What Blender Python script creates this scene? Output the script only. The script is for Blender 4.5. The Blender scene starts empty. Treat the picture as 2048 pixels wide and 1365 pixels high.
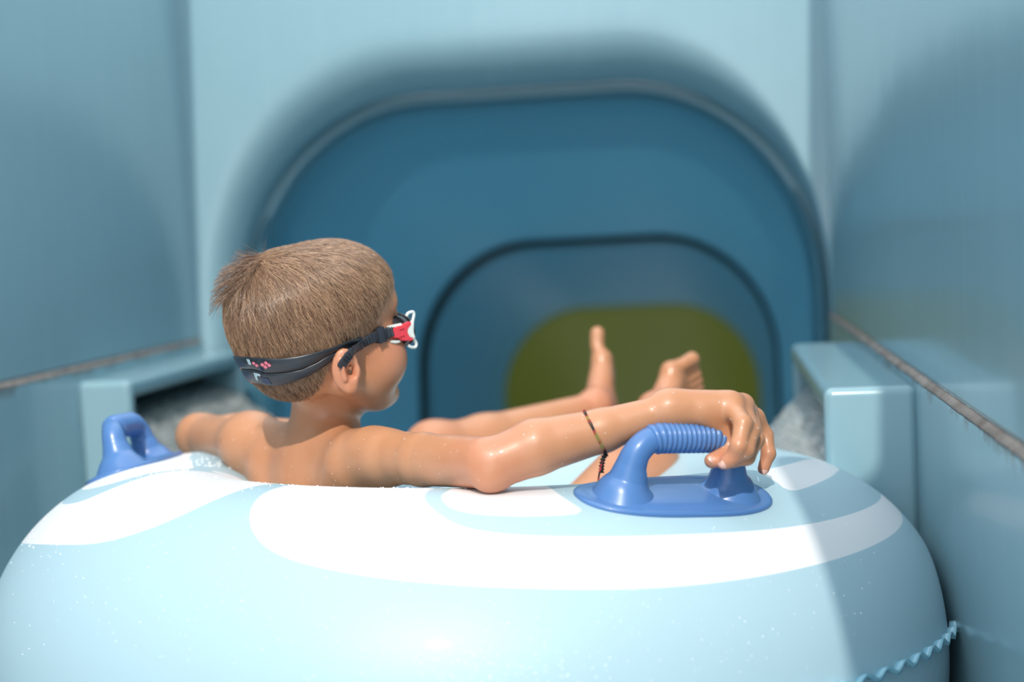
import bpy, bmesh, math, random
import numpy as np
from mathutils import Vector, Matrix, noise

# ------------------------------------------------------------------ camera, world, sun, exposure
sc = bpy.context.scene
C = sc.collection
H0 = 0.685                       # camera height above the slide floor
FPX, WPX, HPX = 2844.0, 2048.0, 1365.0
# rows: world x, y, z expressed in camera (right, up, forward)
MB_ = np.array([[0.98965498, 0.03960733, -0.13789226],
                [0.13439690, 0.08039504, 0.98766093],
                [-0.05020446, 0.99597585, -0.07424025]])
cam_d = bpy.data.cameras.new('camera'); cam = bpy.data.objects.new('camera', cam_d); C.objects.link(cam)
r_, u_, f_ = MB_[:, 0], MB_[:, 1], MB_[:, 2]
cam.matrix_world = Matrix(((r_[0], u_[0], -f_[0], 0), (r_[1], u_[1], -f_[1], 0), (r_[2], u_[2], -f_[2], H0), (0, 0, 0, 1)))
cam_d.sensor_width = 36.0; cam_d.lens = FPX / WPX * 36.0
cam_d.clip_start = 0.05; cam_d.clip_end = 200
cam_d.dof.use_dof = True; cam_d.dof.focus_distance = 1.42; cam_d.dof.aperture_fstop = 2.6
sc.camera = cam
sc.view_settings.view_transform = 'Standard'; sc.view_settings.look = 'None'
sc.view_settings.gamma = 1.0; sc.view_settings.use_curve_mapping = False
sc.view_settings.exposure = 0.0

w = bpy.data.worlds.new('sky'); sc.world = w; w.use_nodes = True
bg = w.node_tree.nodes['Background']
bg.inputs['Color'].default_value = (0.87, 0.94, 1.0, 1); bg.inputs['Strength'].default_value = 2.15

sun_d = bpy.data.lights.new('sun', 'SUN'); sun = bpy.data.objects.new('sun', sun_d); C.objects.link(sun)
sun_d.energy = 2.85; sun_d.angle = math.radians(0.5); sun_d.color = (1.0, 0.93, 0.84)
SUN = Vector((0.025, -0.70, 0.71)).normalized()
sun.rotation_euler = SUN.to_track_quat('Z', 'Y').to_euler(); sun.location = (0, 0, 4)

# ------------------------------------------------------------------ helpers
def ray(px, py):
    d = MB_ @ np.array([px - WPX / 2, -(py - HPX / 2), FPX]); return d / np.linalg.norm(d)
def at(px, py, Y):
    d = ray(px, py); p = d * (Y / d[1]); return Vector((p[0], p[1], p[2] + H0))
def srgb(r, g, b):
    f = lambda c: (c / 12.92 if c <= .04045 else ((c + .055) / 1.055) ** 2.4)
    return (f(r / 255), f(g / 255), f(b / 255), 1)
def mesh_obj(name, verts, faces, mat=None, parent=None, smooth=True):
    me = bpy.data.meshes.new(name)
    me.from_pydata([tuple(v) for v in verts], [], [tuple(f) for f in faces]); me.update()
    if smooth: me.polygons.foreach_set('use_smooth', [True] * len(me.polygons))
    o = bpy.data.objects.new(name, me); C.objects.link(o)
    if mat:
        for m in (mat if isinstance(mat, (list, tuple)) else [mat]): me.materials.append(m)
    if parent is not None: o.parent = parent
    return o
def bm_obj(name, bm, mat=None, parent=None, smooth=True, angle=None):
    me = bpy.data.meshes.new(name); bm.to_mesh(me); bm.free()
    if smooth: me.polygons.foreach_set('use_smooth', [True] * len(me.polygons))
    if angle: me.set_sharp_from_angle(angle=math.radians(angle))
    o = bpy.data.objects.new(name, me); C.objects.link(o)
    if mat: me.materials.append(mat)
    if parent is not None: o.parent = parent
    return o
def tag(o, label=None, cat=None, group=None, kind=None):
    if label: o['label'] = label
    if cat: o['category'] = cat
    if group: o['group'] = group
    if kind: o['kind'] = kind
    return o
def flat_faces(o):
    m = o.modifiers.new('weighted', 'WEIGHTED_NORMAL'); m.weight = 100; m.keep_sharp = False
    return o
def empty(name, loc=(0, 0, 0)):
    o = bpy.data.objects.new(name, None); C.objects.link(o); o.location = loc; o.empty_display_size = .05
    return o
def adopt(root, *obs):
    """parent meshes that were modelled in world space, keeping them where they stand"""
    for o in obs:
        o.parent = root; o.matrix_parent_inverse = Matrix.Translation(-root.location)
def loft(rings, closed=True, cap=False):
    n = len(rings[0]); V = [p for r in rings for p in r]; Fc = []
    for i in range(len(rings) - 1):
        for j in range(n if closed else n - 1):
            a = i * n + j; b = i * n + (j + 1) % n
            Fc.append((a, b, b + n, a + n))
    if cap:
        Fc.append(tuple(range(n))[::-1]); Fc.append(tuple(range((len(rings) - 1) * n, len(rings) * n)))
    return V, Fc
def tube_rings(pts, rad, n=16, up=Vector((0, 0, 1)), sx=1.0):
    pts = [Vector(p) for p in pts]; out = []
    prev = None
    for i, p in enumerate(pts):
        t = (pts[min(i + 1, len(pts) - 1)] - pts[max(i - 1, 0)]).normalized()
        a = (up if prev is None else prev); a = (a - t * a.dot(t)).normalized(); prev = a
        b = t.cross(a); r = rad[i] if hasattr(rad, '__len__') else rad
        out.append([p + (a * math.cos(2 * math.pi * k / n) + b * sx * math.sin(2 * math.pi * k / n)) * r for k in range(n)])
    return out
def catmull(P, n=8):
    P = [Vector(p) for p in P]; Q = [P[0] * 2 - P[1]] + P + [P[-1] * 2 - P[-2]]; out = []
    for i in range(1, len(Q) - 2):
        for k in range(n):
            t = k / n; a, b, c, d = Q[i - 1:i + 3]
            out.append(.5 * ((2 * b) + (c - a) * t + (2 * a - 5 * b + 4 * c - d) * t * t + (3 * b - 3 * c + d - a) * t ** 3))
    out.append(P[-1]); return out

# ------------------------------------------------------------------ materials
def mat(name, col, rough=.4, coat=0., sss=0., spec=.5, **kw):
    m = bpy.data.materials.new(name); m.use_nodes = True; b = m.node_tree.nodes['Principled BSDF']
    b.inputs['Base Color'].default_value = col; b.inputs['Roughness'].default_value = rough
    b.inputs['Coat Weight'].default_value = coat; b.inputs['Coat Roughness'].default_value = .08
    b.inputs['Specular IOR Level'].default_value = spec
    if sss:
        b.inputs['Subsurface Weight'].default_value = sss
    return m
class NT:
    def __init__(s, m): s.m = m; s.t = m.node_tree; s.b = s.t.nodes.get('Principled BSDF')
    def n(s, typ, **kw):
        x = s.t.nodes.new(typ)
        for k, v in kw.items():
            if k.startswith('_'): setattr(x, k[1:], v)
            else: x.inputs[k.replace('__', ' ')].default_value = v
        return x
    def l(s, a, b): s.t.links.new(a, b)
def noise_mat(name, c1, c2, scale=6, rough=.3, rvar=.1, coat=0., bump=0., bscale=60, detail=5, spec=.5, stretch=(1, 1, 1)):
    m = mat(name, c1, rough, coat, spec=spec); k = NT(m)
    tc = k.n('ShaderNodeTexCoord'); mp = k.n('ShaderNodeMapping'); mp.inputs['Scale'].default_value = stretch
    k.l(tc.outputs['Object'], mp.inputs['Vector'])
    no = k.n('ShaderNodeTexNoise', Scale=scale, Detail=detail); k.l(mp.outputs[0], no.inputs['Vector'])
    mx = k.n('ShaderNodeMix', _data_type='RGBA'); mx.inputs[6].default_value = c1; mx.inputs[7].default_value = c2
    rp = k.n('ShaderNodeMapRange'); rp.inputs[1].default_value = .3; rp.inputs[2].default_value = .7
    k.l(no.outputs[0], rp.inputs[0]); k.l(rp.outputs[0], mx.inputs[0]); k.l(mx.outputs[2], k.b.inputs['Base Color'])
    rr = k.n('ShaderNodeMapRange'); rr.inputs[3].default_value = max(.02, rough - rvar); rr.inputs[4].default_value = rough + rvar
    k.l(no.outputs[0], rr.inputs[0]); k.l(rr.outputs[0], k.b.inputs['Roughness'])
    if bump:
        n2 = k.n('ShaderNodeTexNoise', Scale=bscale, Detail=3); k.l(mp.outputs[0], n2.inputs['Vector'])
        bp = k.n('ShaderNodeBump', Strength=bump, Distance=.002); k.l(n2.outputs[0], bp.inputs['Height']); k.l(bp.outputs[0], k.b.inputs['Normal'])
    m['_k'] = 0
    return m
GEL1, GEL2 = srgb(144, 177, 187), srgb(136, 170, 181)
def gelcoat(name, seam_z=None, rough=.22):
    """glossy pigmented fibreglass; grime with drips hangs from the caulked joint at seam_z"""
    m = mat(name, GEL1, rough, coat=.25); k = NT(m)
    tc = k.n('ShaderNodeTexCoord')
    no = k.n('ShaderNodeTexNoise', Scale=2.2, Detail=4); k.l(tc.outputs['Object'], no.inputs['Vector'])
    mx = k.n('ShaderNodeMix', _data_type='RGBA'); mx.inputs[6].default_value = GEL1; mx.inputs[7].default_value = GEL2
    k.l(no.outputs[0], mx.inputs[0]); col = mx.outputs[2]
    # water scale: faint pale run-down streaks
    mp = k.n('ShaderNodeMapping'); mp.inputs['Scale'].default_value = (30, 30, 1.5); k.l(tc.outputs['Object'], mp.inputs['Vector'])
    st = k.n('ShaderNodeTexNoise', Scale=1.0, Detail=6); k.l(mp.outputs[0], st.inputs['Vector'])
    sr = k.n('ShaderNodeMapRange'); sr.inputs[1].default_value = .5; sr.inputs[2].default_value = .8; sr.inputs[4].default_value = .16
    k.l(st.outputs[0], sr.inputs[0])
    m2 = k.n('ShaderNodeMix', _data_type='RGBA'); m2.inputs[7].default_value = srgb(160, 190, 196)
    k.l(sr.outputs[0], m2.inputs[0]); k.l(col, m2.inputs[6]); col = m2.outputs[2]
    if seam_z is not None:
        sx = k.n('ShaderNodeSeparateXYZ'); k.l(tc.outputs['Object'], sx.inputs[0])
        mp3 = k.n('ShaderNodeMapping'); mp3.inputs['Scale'].default_value = (7, 7, 5); k.l(tc.outputs['Object'], mp3.inputs['Vector'])
        n3 = k.n('ShaderNodeTexNoise', Scale=1.6, Detail=8, Roughness=.7); k.l(mp3.outputs[0], n3.inputs['Vector'])
        ln = k.n('ShaderNodeMapRange'); ln.inputs[1].default_value = .42; ln.inputs[2].default_value = .60; ln.inputs[3].default_value = .004; ln.inputs[4].default_value = .034
        k.l(n3.outputs[0], ln.inputs[0])
        d = k.n('ShaderNodeMath', _operation='SUBTRACT'); d.inputs[0].default_value = seam_z + .006; k.l(sx.outputs[2], d.inputs[1])   # depth below seam
        q = k.n('ShaderNodeMath', _operation='DIVIDE'); k.l(d.outputs[0], q.inputs[0]); k.l(ln.outputs[0], q.inputs[1])
        inv = k.n('ShaderNodeMapRange'); inv.inputs[1].default_value = .4; inv.inputs[2].default_value = 1.0; inv.inputs[3].default_value = .8; inv.inputs[4].default_value = 0
        k.l(q.outputs[0], inv.inputs[0])
        pos = k.n('ShaderNodeMath', _operation='GREATER_THAN'); pos.inputs[1].default_value = 0; k.l(d.outputs[0], pos.inputs[0])
        mm = k.n('ShaderNodeMath', _operation='MULTIPLY'); k.l(inv.outputs[0], mm.inputs[0]); k.l(pos.outputs[0], mm.inputs[1])
        m3 = k.n('ShaderNodeMix', _data_type='RGBA'); m3.inputs[7].default_value = srgb(112, 104, 98)
        k.l(mm.outputs[0], m3.inputs[0]); k.l(col, m3.inputs[6]); col = m3.outputs[2]
    k.l(col, k.b.inputs['Base Color'])
    n4 = k.n('ShaderNodeTexNoise', Scale=3.0, Detail=2); k.l(tc.outputs['Object'], n4.inputs['Vector'])
    bp = k.n('ShaderNodeBump', Strength=.12, Distance=.02); k.l(n4.outputs[0], bp.inputs['Height']); k.l(bp.outputs[0], k.b.inputs['Normal'])
    k.l(bp.outputs[0], k.b.inputs['Coat Normal'])
    return m
SEAM = H0 - .193
M_wall = gelcoat('gelcoat_wall', SEAM)
M_gel = gelcoat('gelcoat_plain')
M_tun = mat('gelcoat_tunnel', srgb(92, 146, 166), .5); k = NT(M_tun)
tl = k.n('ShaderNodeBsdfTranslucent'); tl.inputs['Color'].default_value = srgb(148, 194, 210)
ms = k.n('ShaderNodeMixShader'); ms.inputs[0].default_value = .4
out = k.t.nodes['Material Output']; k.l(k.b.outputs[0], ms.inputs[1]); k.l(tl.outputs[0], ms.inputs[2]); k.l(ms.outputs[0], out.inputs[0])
M_caulk = noise_mat('old_caulk', srgb(126, 112, 104), srgb(168, 156, 148), 30, .8, .1, bump=.6, bscale=90)
M_gasket = noise_mat('black_gasket', srgb(14, 24, 28), srgb(22, 34, 38), 20, .5, .1)
M_dark = noise_mat('inlet_shade', srgb(22, 30, 32), srgb(50, 60, 58), 8, .6, .1)  # near-black stands for the shade inside the inlet openings

# ------------------------------------------------------------------ the slide's start tub (setting)
XL, XR, YE, YB = -1.10, .249, 2.965, -1.2
ZT = H0 + 1.10
def slab(name, x0, x1, y0, y1, z0, z1, m, bev=.006, parent=None, kind='structure'):
    bm = bmesh.new(); bmesh.ops.create_cube(bm, size=1)
    for v in bm.verts:
        v.co = Vector(((x0 + x1) / 2 + v.co.x * (x1 - x0), (y0 + y1) / 2 + v.co.y * (y1 - y0), (z0 + z1) / 2 + v.co.z * (z1 - z0)))
    if bev: bmesh.ops.bevel(bm, geom=bm.edges[:], offset=bev, segments=3, affect='EDGES', profile=.6)
    o = flat_faces(bm_obj(name, bm, m, parent))
    if kind and parent is None: o['kind'] = kind
    return o
wl = slab('wall_left', XL - .05, XL, YB, YE + .3, -.1, ZT, M_wall)
wr = slab('wall_right', XR, XR + .05, YB, YE + .3, -.1, ZT, M_wall)
# lower bands stand a few millimetres proud below the joint, each a panel of its wall
slab('panel', XL - .01, XL + .007, YB + .01, YE, -.05, SEAM - .004, M_wall, .005, wl)
slab('panel', XR - .007, XR + .01, YB + .01, YE, -.05, SEAM - .004, M_wall, .005, wr)
def caulk(x, sgn, parent, y1):
    random.seed(5 if sgn > 0 else 9); rings = []
    n = 420
    for i in range(n):
        y = .3 + (y1 - .3) * i / (n - 1)
        q = noise.noise(Vector((y * 18, sgn * 5, 1))) * .5 + noise.noise(Vector((y * 70, sgn, 3))) * .35
        lo = .0010 + max(0, q) * .010; hi = .0018 + max(0, noise.noise(Vector((y * 40, 9, sgn)))) * .002; t = .0015 + .0015 * abs(q)
        rings.append([Vector((x, y, SEAM + hi)), Vector((x + sgn * t, y, SEAM + hi * .4)), Vector((x + sgn * (t + .0055), y, SEAM - .003 - lo * .3)), Vector((x + sgn * .0066, y, SEAM - lo - .005))])
    V, Fc = loft(rings, closed=True, cap=True)
    return mesh_obj('caulk_seam', V, Fc, M_caulk, parent)
caulk(XL, 1, wl, YE); caulk(XR, -1, wr, YE)
# unseen lip above the right wall, widened to throw shadow on the ring
def coping(name, pts, z, m, parent):
    bm = bmesh.new(); vs = [bm.verts.new((x, y, z)) for x, y in pts]; f = bm.faces.new(vs)
    r = bmesh.ops.extrude_face_region(bm, geom=[f])
    for v in r['geom']:
        if isinstance(v, bmesh.types.BMVert): v.co.z += .05
    bmesh.ops.recalc_face_normals(bm, faces=bm.faces[:]); bmesh.ops.bevel(bm, geom=bm.edges[:], offset=.008, segments=2, affect='EDGES')
    return flat_faces(bm_obj(name, bm, m, parent))
coping('unseen_flange', [(XR + .12, YB), (.24, YB), (.235, -.6), (.178, -.30), (.122, .07), (.112, .2), (.122, .26), (.247, .33), (.249, 3.3), (XR + .12, 3.3)], ZT - .01, M_gel, wr)
coping('unseen_flange', [(XL - .12, YB), (XL + .05, YB), (XL + .05, 3.3), (XL - .12, 3.3)], ZT - .01, M_gel, wl)
fl = slab('floor', XL - .05, XR + .05, YB, YE + .2, -.12, 0.0, M_gel, .004)

# tunnel section outline: flat crown, big elliptical shoulders
AX, AH = -.392, .64
def outline(off=0., n=26, H=1.0, flat=.21, ry=.455, rb=.30, up=0., wd=0.):
    """closed outline (x, z) about the crown centre, z = 0 at crown; off grows it"""
    a = AH + off + wd; P = []
    rx = a - flat
    for i in range(n + 1):
        t = math.pi / 2 * i / n; P.append((flat + rx * math.sin(t), up + off - (ry + off) * (1 - math.cos(t))))
    for i in range(n + 1):
        t = math.pi / 2 * i / n; P.append((flat + rx * math.cos(t), -H - off + (rb + off) * (1 - math.sin(t))))
    # densify flat crown
    top = [(flat * k / 6, off + up) for k in range(0, 6)]; bot = [(flat * (1 - k / 6), -H - off) for k in range(1, 7)]
    R_ = top + P + bot
    L_ = [(-x, z) for x, z in R_[::-1]][1:-1]
    return R_ + L_
ZC1 = H0 + .318                                  # crown height of the first section's rim
def ring_at(y, zc, off=0., tilt=0.):
    return [Vector((AX + x, y + math.sin(tilt) * z, zc + math.cos(tilt) * z)) for x, z in outline(off)]
def flare(f):
    # the mouth flares upwards and over the shoulders; at the flanks it is flush with the side walls
    return [(x - (.064 * f * min(1, -x / .5) if x < 0 else 0), z) for x, z in outline(0., H=1.0, ry=.455 + FO * f, flat=.21, up=FO * f)]
# end wall with flared mouth
rings = []
FO, FD = .135, .078
big = []
for x, z in flare(1.0):
    big.append(Vector((AX + x, YE, ZC1 + z)))
def to_rect(p):
    cx, cz = AX, ZC1 - .5; dx, dz = p.x - cx, p.z - cz
    s = min((1.25 / abs(dx)) if dx else 9, (1.02 / abs(dz)) if dz else 9); return Vector((cx + dx * s, YE, cz + dz * s))
rings.append([to_rect(p) + Vector((0, .06, 0)) for p in big]); rings.append([to_rect(p) for p in big])
rings.append([p.lerp(to_rect(p), .5) for p in big])
for i in range(15):
    t = 1 - (1 - i / 14) ** 1.5
    rings.append([Vector((AX + x, YE + FD * t ** 2.8, ZC1 + z)) for x, z in flare(1 - t)])
rings.append(ring_at(YE + FD + .08, ZC1, 0.))
V, Fc = loft(rings)
we = mesh_obj('wall_end', V, Fc, M_gel); we['kind'] = 'structure'

def tunnel_part(name, stations, m, parent, thick=.012):
    rr = [ring_at(y, z, off, tilt) for y, z, off, tilt in stations]
    V, Fc = loft(rr); o = mesh_obj(name, V, Fc, m)
    adopt(parent, o)
    s = o.modifiers.new('shell', 'SOLIDIFY'); s.thickness = thick; s.offset = 0
    return o
tun = empty('slide_tunnel', (AX, YE + FD, ZC1 - 1.0))
tag(tun, 'enclosed blue fibreglass slide tunnel dropping away, its farthest section green', 'water slide')
S = .173; T = math.atan(S)
def crown(y): return ZC1 - max(0, y - YE - FD - .05) * S
y1 = YE + FD + .078; y2, y3 = 5.02, 7.0
tunnel_part('rim', [(y1 - .010, crown(y1), .004, 0), (y1 - .010, crown(y1), -.011, 0), (y1 - .006, crown(y1), -.014, 0), (y1 + .05, crown(y1), -.012, T * .5)], M_gel, tun, .003)  # paler wall gelcoat puts the lit lip line into the colour
M_tun2 = M_tun.copy(); M_tun2.name = 'gelcoat_tunnel_shaded'; M_tun2.node_tree.nodes['Mix Shader'].inputs[0].default_value = .31  # darker copy of the tunnel gelcoat, putting in the shade farther down
def lin(a, b, n, off=-.012):
    return [(a + (b - a) * i / n, crown(a + (b - a) * i / n), off, T) for i in range(n + 1)]
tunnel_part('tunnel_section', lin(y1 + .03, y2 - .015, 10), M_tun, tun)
tunnel_part('gasket', [(y2 - .065, crown(y2 - .065), -.011, T), (y2 - .06, crown(y2 - .06), -.027, T), (y2 + .045, crown(y2 + .045), -.027, T), (y2 + .05, crown(y2 + .05), -.013, T)], M_gasket, tun, .003)
tunnel_part('tunnel_section', lin(y2 + .015, y3 - .01, 10), M_tun2, tun)
M_green = mat('green_fibreglass', srgb(118, 126, 84), .6); k = NT(M_green)
tl = k.n('ShaderNodeBsdfTranslucent'); tl.inputs['Color'].default_value = srgb(160, 166, 110)
ms = k.n('ShaderNodeMixShader'); ms.inputs[0].default_value = .45
out = k.t.nodes['Material Output']; k.l(k.b.outputs[0], ms.inputs[1]); k.l(tl.outputs[0], ms.inputs[2]); k.l(ms.outputs[0], out.inputs[0])
st = []; yy, zz, tt = y3 - .01, crown(y3 - .01), T
for i in range(26):
    st.append((yy, zz, -.012, tt)); tt += .022; yy += .25 * math.cos(tt); zz -= .25 * math.sin(tt)
g = tunnel_part('tunnel_section', st, M_green, tun, .004); g['label'] = 'green tunnel section'

# ------------------------------------------------------------------ water inlets
def inlet(side, y0, y1, zt, prot, label, cat='water inlet'):
    sgn = 1 if side == 'left' else -1
    xw = XL if side == 'left' else XR
    root = empty('water_inlet', (xw + sgn * prot / 2, y0, 0)); tag(root, label, cat)
    def frame(nm, x0, x1, grow, rad=.022):
        # U-shaped housing profile in y/z, open towards the channel and the floor
        tf, tt_, tb = .026, .032, .026
        o_ = [(y0 - grow, 0.0), (y0 - grow, zt + grow), (y1 + grow, zt + grow), (y1 + grow, 0.0)]
        i_ = [(y1 - tb, 0.0), (y1 - tb, zt - tt_), (y0 + tf, zt - tt_), (y0 + tf, 0.0)]
        bm = bmesh.new(); pr = o_ + i_
        a = [bm.verts.new((x0, y, z)) for y, z in pr]; b = [bm.verts.new((x1, y, z)) for y, z in pr]
        n = 8
        for i in range(n):
            j = (i + 1) % n; bm.faces.new((a[i], a[j], b[j], b[i]))
        for q in ((0, 1, 6, 7), (1, 2, 5, 6), (2, 3, 4, 5)):
            bm.faces.new([a[i] for i in q]); bm.faces.new([b[i] for i in q][::-1])
        bmesh.ops.recalc_face_normals(bm, faces=bm.faces[:])
        eds = [e for e in bm.edges if len(e.link_faces) == 2 and e.calc_face_angle() > .5 and max(e.verts[0].co.z, e.verts[1].co.z) > .01]
        bmesh.ops.bevel(bm, geom=eds, offset=rad * .5, segments=4, affect='EDGES', profile=.5, clamp_overlap=True)
        o = flat_faces(bm_obj(nm, bm, M_gel)); adopt(root, o); return o
    frame('housing', xw + sgn * .004, xw + sgn * prot, 0)
    bk = slab('shade_panel', *sorted((xw + sgn * .0075, xw + sgn * .02)), y0 + .01, y1 - .01, .0, zt - .02, M_dark, .002, parent=None, kind=None)
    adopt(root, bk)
    bk['label'] = 'panel coloured dark as the shaded recess'
    # valve flap / grille bars inside the dark opening
    for i in range(3):
        zz = zt - .075 - i * .06
        bm = bmesh.new()
        r = tube_rings([(xw + sgn * .045, y0 + .03, zz), (xw + sgn * .045, y1 - .03, zz)], .006, 10)
        V, Fc = loft(r, cap=True); b = mesh_obj('grille_bar', V, Fc, M_dark); adopt(root, b)
    return root
inlet('left', 2.34, 2.955, H0 - .218, .10, 'pale blue water inlet housing with rounded corners on the left wall')
inlet('right', 1.75, 2.42, H0 - .205, .115, 'pale blue box-shaped water inlet housing against the right wall')
# ------------------------------------------------------------------ swim ring
TC = Vector((-0.29121, 1.63186, -0.45341 + H0)); TR, Tr = 0.34952, 0.19603
TM = Matrix(((0.9996, 0.0, 0.02827), (-0.00197, 0.99756, 0.06979), (-0.0282, -0.06982, 0.99716)))
def torus(u, v, h=0.):
    c = TR + (Tr + h) * math.cos(v)
    return TC + TM @ Vector((c * math.cos(u), c * math.sin(u), (Tr + h) * math.sin(v)))
def tnorm(u, v): return TM @ Vector((math.cos(v) * math.cos(u), math.cos(v) * math.sin(u), math.sin(v)))
def torus_uv(p):
    q = TM.transposed() @ (Vector(p) - TC); return math.atan2(q.y, q.x), math.atan2(q.z, math.hypot(q.x, q.y) - TR)
def torus_sd(p):
    q = TM.transposed() @ (Vector(p) - TC); return math.hypot(math.hypot(q.x, q.y) - TR, q.z) - Tr
PRINT = [
 [(-2.773,0.654),(-2.82,0.766),(-2.87,0.898),(-2.8,0.96),(-2.732,0.947),(-2.562,1.035),(-2.526,1.149),(-2.519,1.3),(-2.553,1.447),(-2.595,1.592),(-2.62,1.75),(-2.6,1.95),(-2.4,2.2),(-2.2,2.1),(-2.09,1.83),(-2.03,1.68),(-2.02,1.576),(-2.027,1.436),(-2.035,1.29),(-2.067,1.101),(-2.123,0.968),(-2.203,0.869),(-2.288,0.818),(-2.461,0.76),(-2.768,0.638)],
 [(-2.96,1.051),(-2.824,1.064),(-2.70,1.106),(-2.60,1.218),(-2.58,1.346),(-2.589,1.478),(-2.613,1.598),(-2.70,1.72),(-2.85,1.72),(-3.086,1.62),(-3.3,1.5),(-3.3,1.2),(-3.1,1.08)],
 [(-1.95,1.75),(-1.946,1.59),(-1.943,1.409),(-1.918,1.245),(-1.889,1.13),(-1.851,1.02),(-1.802,0.927),(-1.739,0.861),(-1.666,0.819),(-1.572,0.779),(-1.441,0.741),(-1.315,0.716),(-1.187,0.691),(-1.051,0.677),(-0.893,0.680),(-0.767,0.690),(-0.599,0.708),(-0.453,0.725),(-0.283,0.741),(-0.092,0.758),(-0.01,0.80),(0.011,0.833),(0.024,0.875),(-0.03,0.905),(-0.169,0.916),(-0.361,0.924),(-0.518,0.923),(-0.679,0.924),(-0.825,0.936),(-1.001,0.963),(-1.156,0.983),(-1.301,1.011),(-1.397,1.055),(-1.447,1.122),(-1.487,1.236),(-1.513,1.353),(-1.518,1.452),(-1.51,1.6),(-1.5,1.75)],
 [(-1.455,1.75),(-1.459,1.534),(-1.479,1.413),(-1.462,1.289),(-1.428,1.208),(-1.344,1.165),(-1.24,1.151),(-1.158,1.163),(-1.181,1.279),(-1.196,1.427),(-1.19,1.75)],
 [(-0.487,1.47),(-0.359,1.466),(-0.194,1.435),(-.03,1.38),(0.09,1.30),(0.135,1.22),(0.11,1.165),(0.0,1.165),(-0.111,1.195),(-0.319,1.198),(-0.452,1.184),(-0.58,1.17),(-0.531,1.32)],
 [(-2.78,1.86),(-2.70,1.80),(-2.64,1.90),(-2.66,2.2),(-2.74,2.2)],
 # the same wave motif goes on round the far side
 [(.35,.75),(.7,.69),(1.1,.68),(1.45,.74),(1.6,.95),(1.6,1.4),(1.3,1.5),(1.15,1.1),(.8,.95),(.4,.93)],
 [(1.9,.8),(2.3,.68),(2.7,.7),(2.95,.8),(2.9,.95),(2.6,1.2),(2.5,1.7),(2.2,1.7),(2.3,1.1),(2.0,.95)],
 [(.5,1.12),(.9,1.15),(1.0,1.5),(.6,1.5)],
]
nu, nv = 560, 200
U = np.linspace(-math.pi, math.pi, nu, endpoint=False); Vv = np.linspace(-math.pi, math.pi, nv, endpoint=False)
UU, VV = np.meshgrid(U, Vv, indexing='ij')
def poly_sd(px, py, poly):
    # smooth the outline a little, then signed distance (negative inside)
    P = np.array(poly)
    for _ in range(2):
        Q = []
        for i in range(len(P)):
            a, b = P[i], P[(i + 1) % len(P)]; Q += [a * .75 + b * .25, a * .25 + b * .75]
        P = np.array(Q)
    m = (px > P[:, 0].min() - .1) & (px < P[:, 0].max() + .1) & (py > P[:, 1].min() - .1) & (py < P[:, 1].max() + .1)
    d = np.full(px.shape, .1); X, Y = px[m], py[m]; dd = np.full(X.shape, 9.); ins = np.zeros(X.shape, bool)
    for i in range(len(P)):
        a, b = P[i], P[(i + 1) % len(P)]; e = b - a
        t = np.clip(((X - a[0]) * e[0] + (Y - a[1]) * e[1]) / (e @ e + 1e-12), 0, 1)
        dd = np.minimum(dd, np.hypot(X - a[0] - t * e[0], Y - a[1] - t * e[1]))
        c = ((a[1] > Y) != (b[1] > Y)) & (X < (b[0] - a[0]) * (Y - a[1]) / (b[1] - a[1] + 1e-12) + a[0]); ins ^= c
    d[m] = np.where(ins, -dd, dd); return np.minimum(d, .1)
SD = np.full(UU.shape, .1)
for pl in PRINT:
    for sh in (0, -2 * math.pi, 2 * math.pi): SD = np.minimum(SD, poly_sd(UU + sh, VV, pl))
# soft dimples where welds pull and where handles press
cc = TR + Tr * np.cos(VV)
L = np.stack([cc * np.cos(UU), cc * np.sin(UU), Tr * np.sin(VV)], -1)
Wd = L @ np.array(TM).T + np.array(TC)
# the side that leans on the right wall is pressed flat against it
lim = XR - .012
ov = Wd[..., 0] - (lim - .012)
Wd[..., 0] = np.where(ov > 0, lim - .012 + .012 * np.tanh(np.maximum(ov, 0) / .014), Wd[..., 0])
idx = np.arange(nu * nv).reshape(nu, nv); a = idx; b = np.roll(idx, -1, 0); c = np.roll(b, -1, 1); d = np.roll(idx, -1, 1)
Fc = np.stack([a, b, c, d], -1).reshape(-1, 4)
ring_root = empty('swim_ring', (TC.x, TC.y, 0.01))
tag(ring_root, 'big inflatable pale blue swim ring with white wave print and blue handles', 'swim ring')
me = bpy.data.meshes.new('inflated_ring')
me.from_pydata(Wd.reshape(-1, 3).tolist(), [], Fc.tolist()); me.update()
me.polygons.foreach_set('use_smooth', [True] * len(me.polygons))
at_ = me.attributes.new('print_edge', 'FLOAT', 'POINT'); at_.data.foreach_set('value', SD.reshape(-1).astype(np.float32))
ring = bpy.data.objects.new('inflated_ring', me); C.objects.link(ring); adopt(ring_root, ring)
M_pvc = mat('printed_vinyl', srgb(150, 200, 216), .46, coat=.05); k = NT(M_pvc)
an = k.n('ShaderNodeAttribute', _attribute_name='print_edge')
mr = k.n('ShaderNodeMapRange'); mr.inputs[1].default_value = -.0025; mr.inputs[2].default_value = .0025; mr.inputs[3].default_value = 1; mr.inputs[4].default_value = 0
k.l(an.outputs['Fac'], mr.inputs[0])
mx = k.n('ShaderNodeMix', _data_type='RGBA'); mx.inputs[6].default_value = srgb(174, 202, 213); mx.inputs[7].default_value = srgb(236, 236, 238)
k.l(mr.outputs[0], mx.inputs[0]); k.l(mx.outputs[2], k.b.inputs['Base Color'])
k.b.inputs['Subsurface Weight'].default_value = .0
tc = k.n('ShaderNodeTexCoord')
vo = k.n('ShaderNodeTexNoise', Scale=260, Detail=2); k.l(tc.outputs['Object'], vo.inputs['Vector'])
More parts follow.
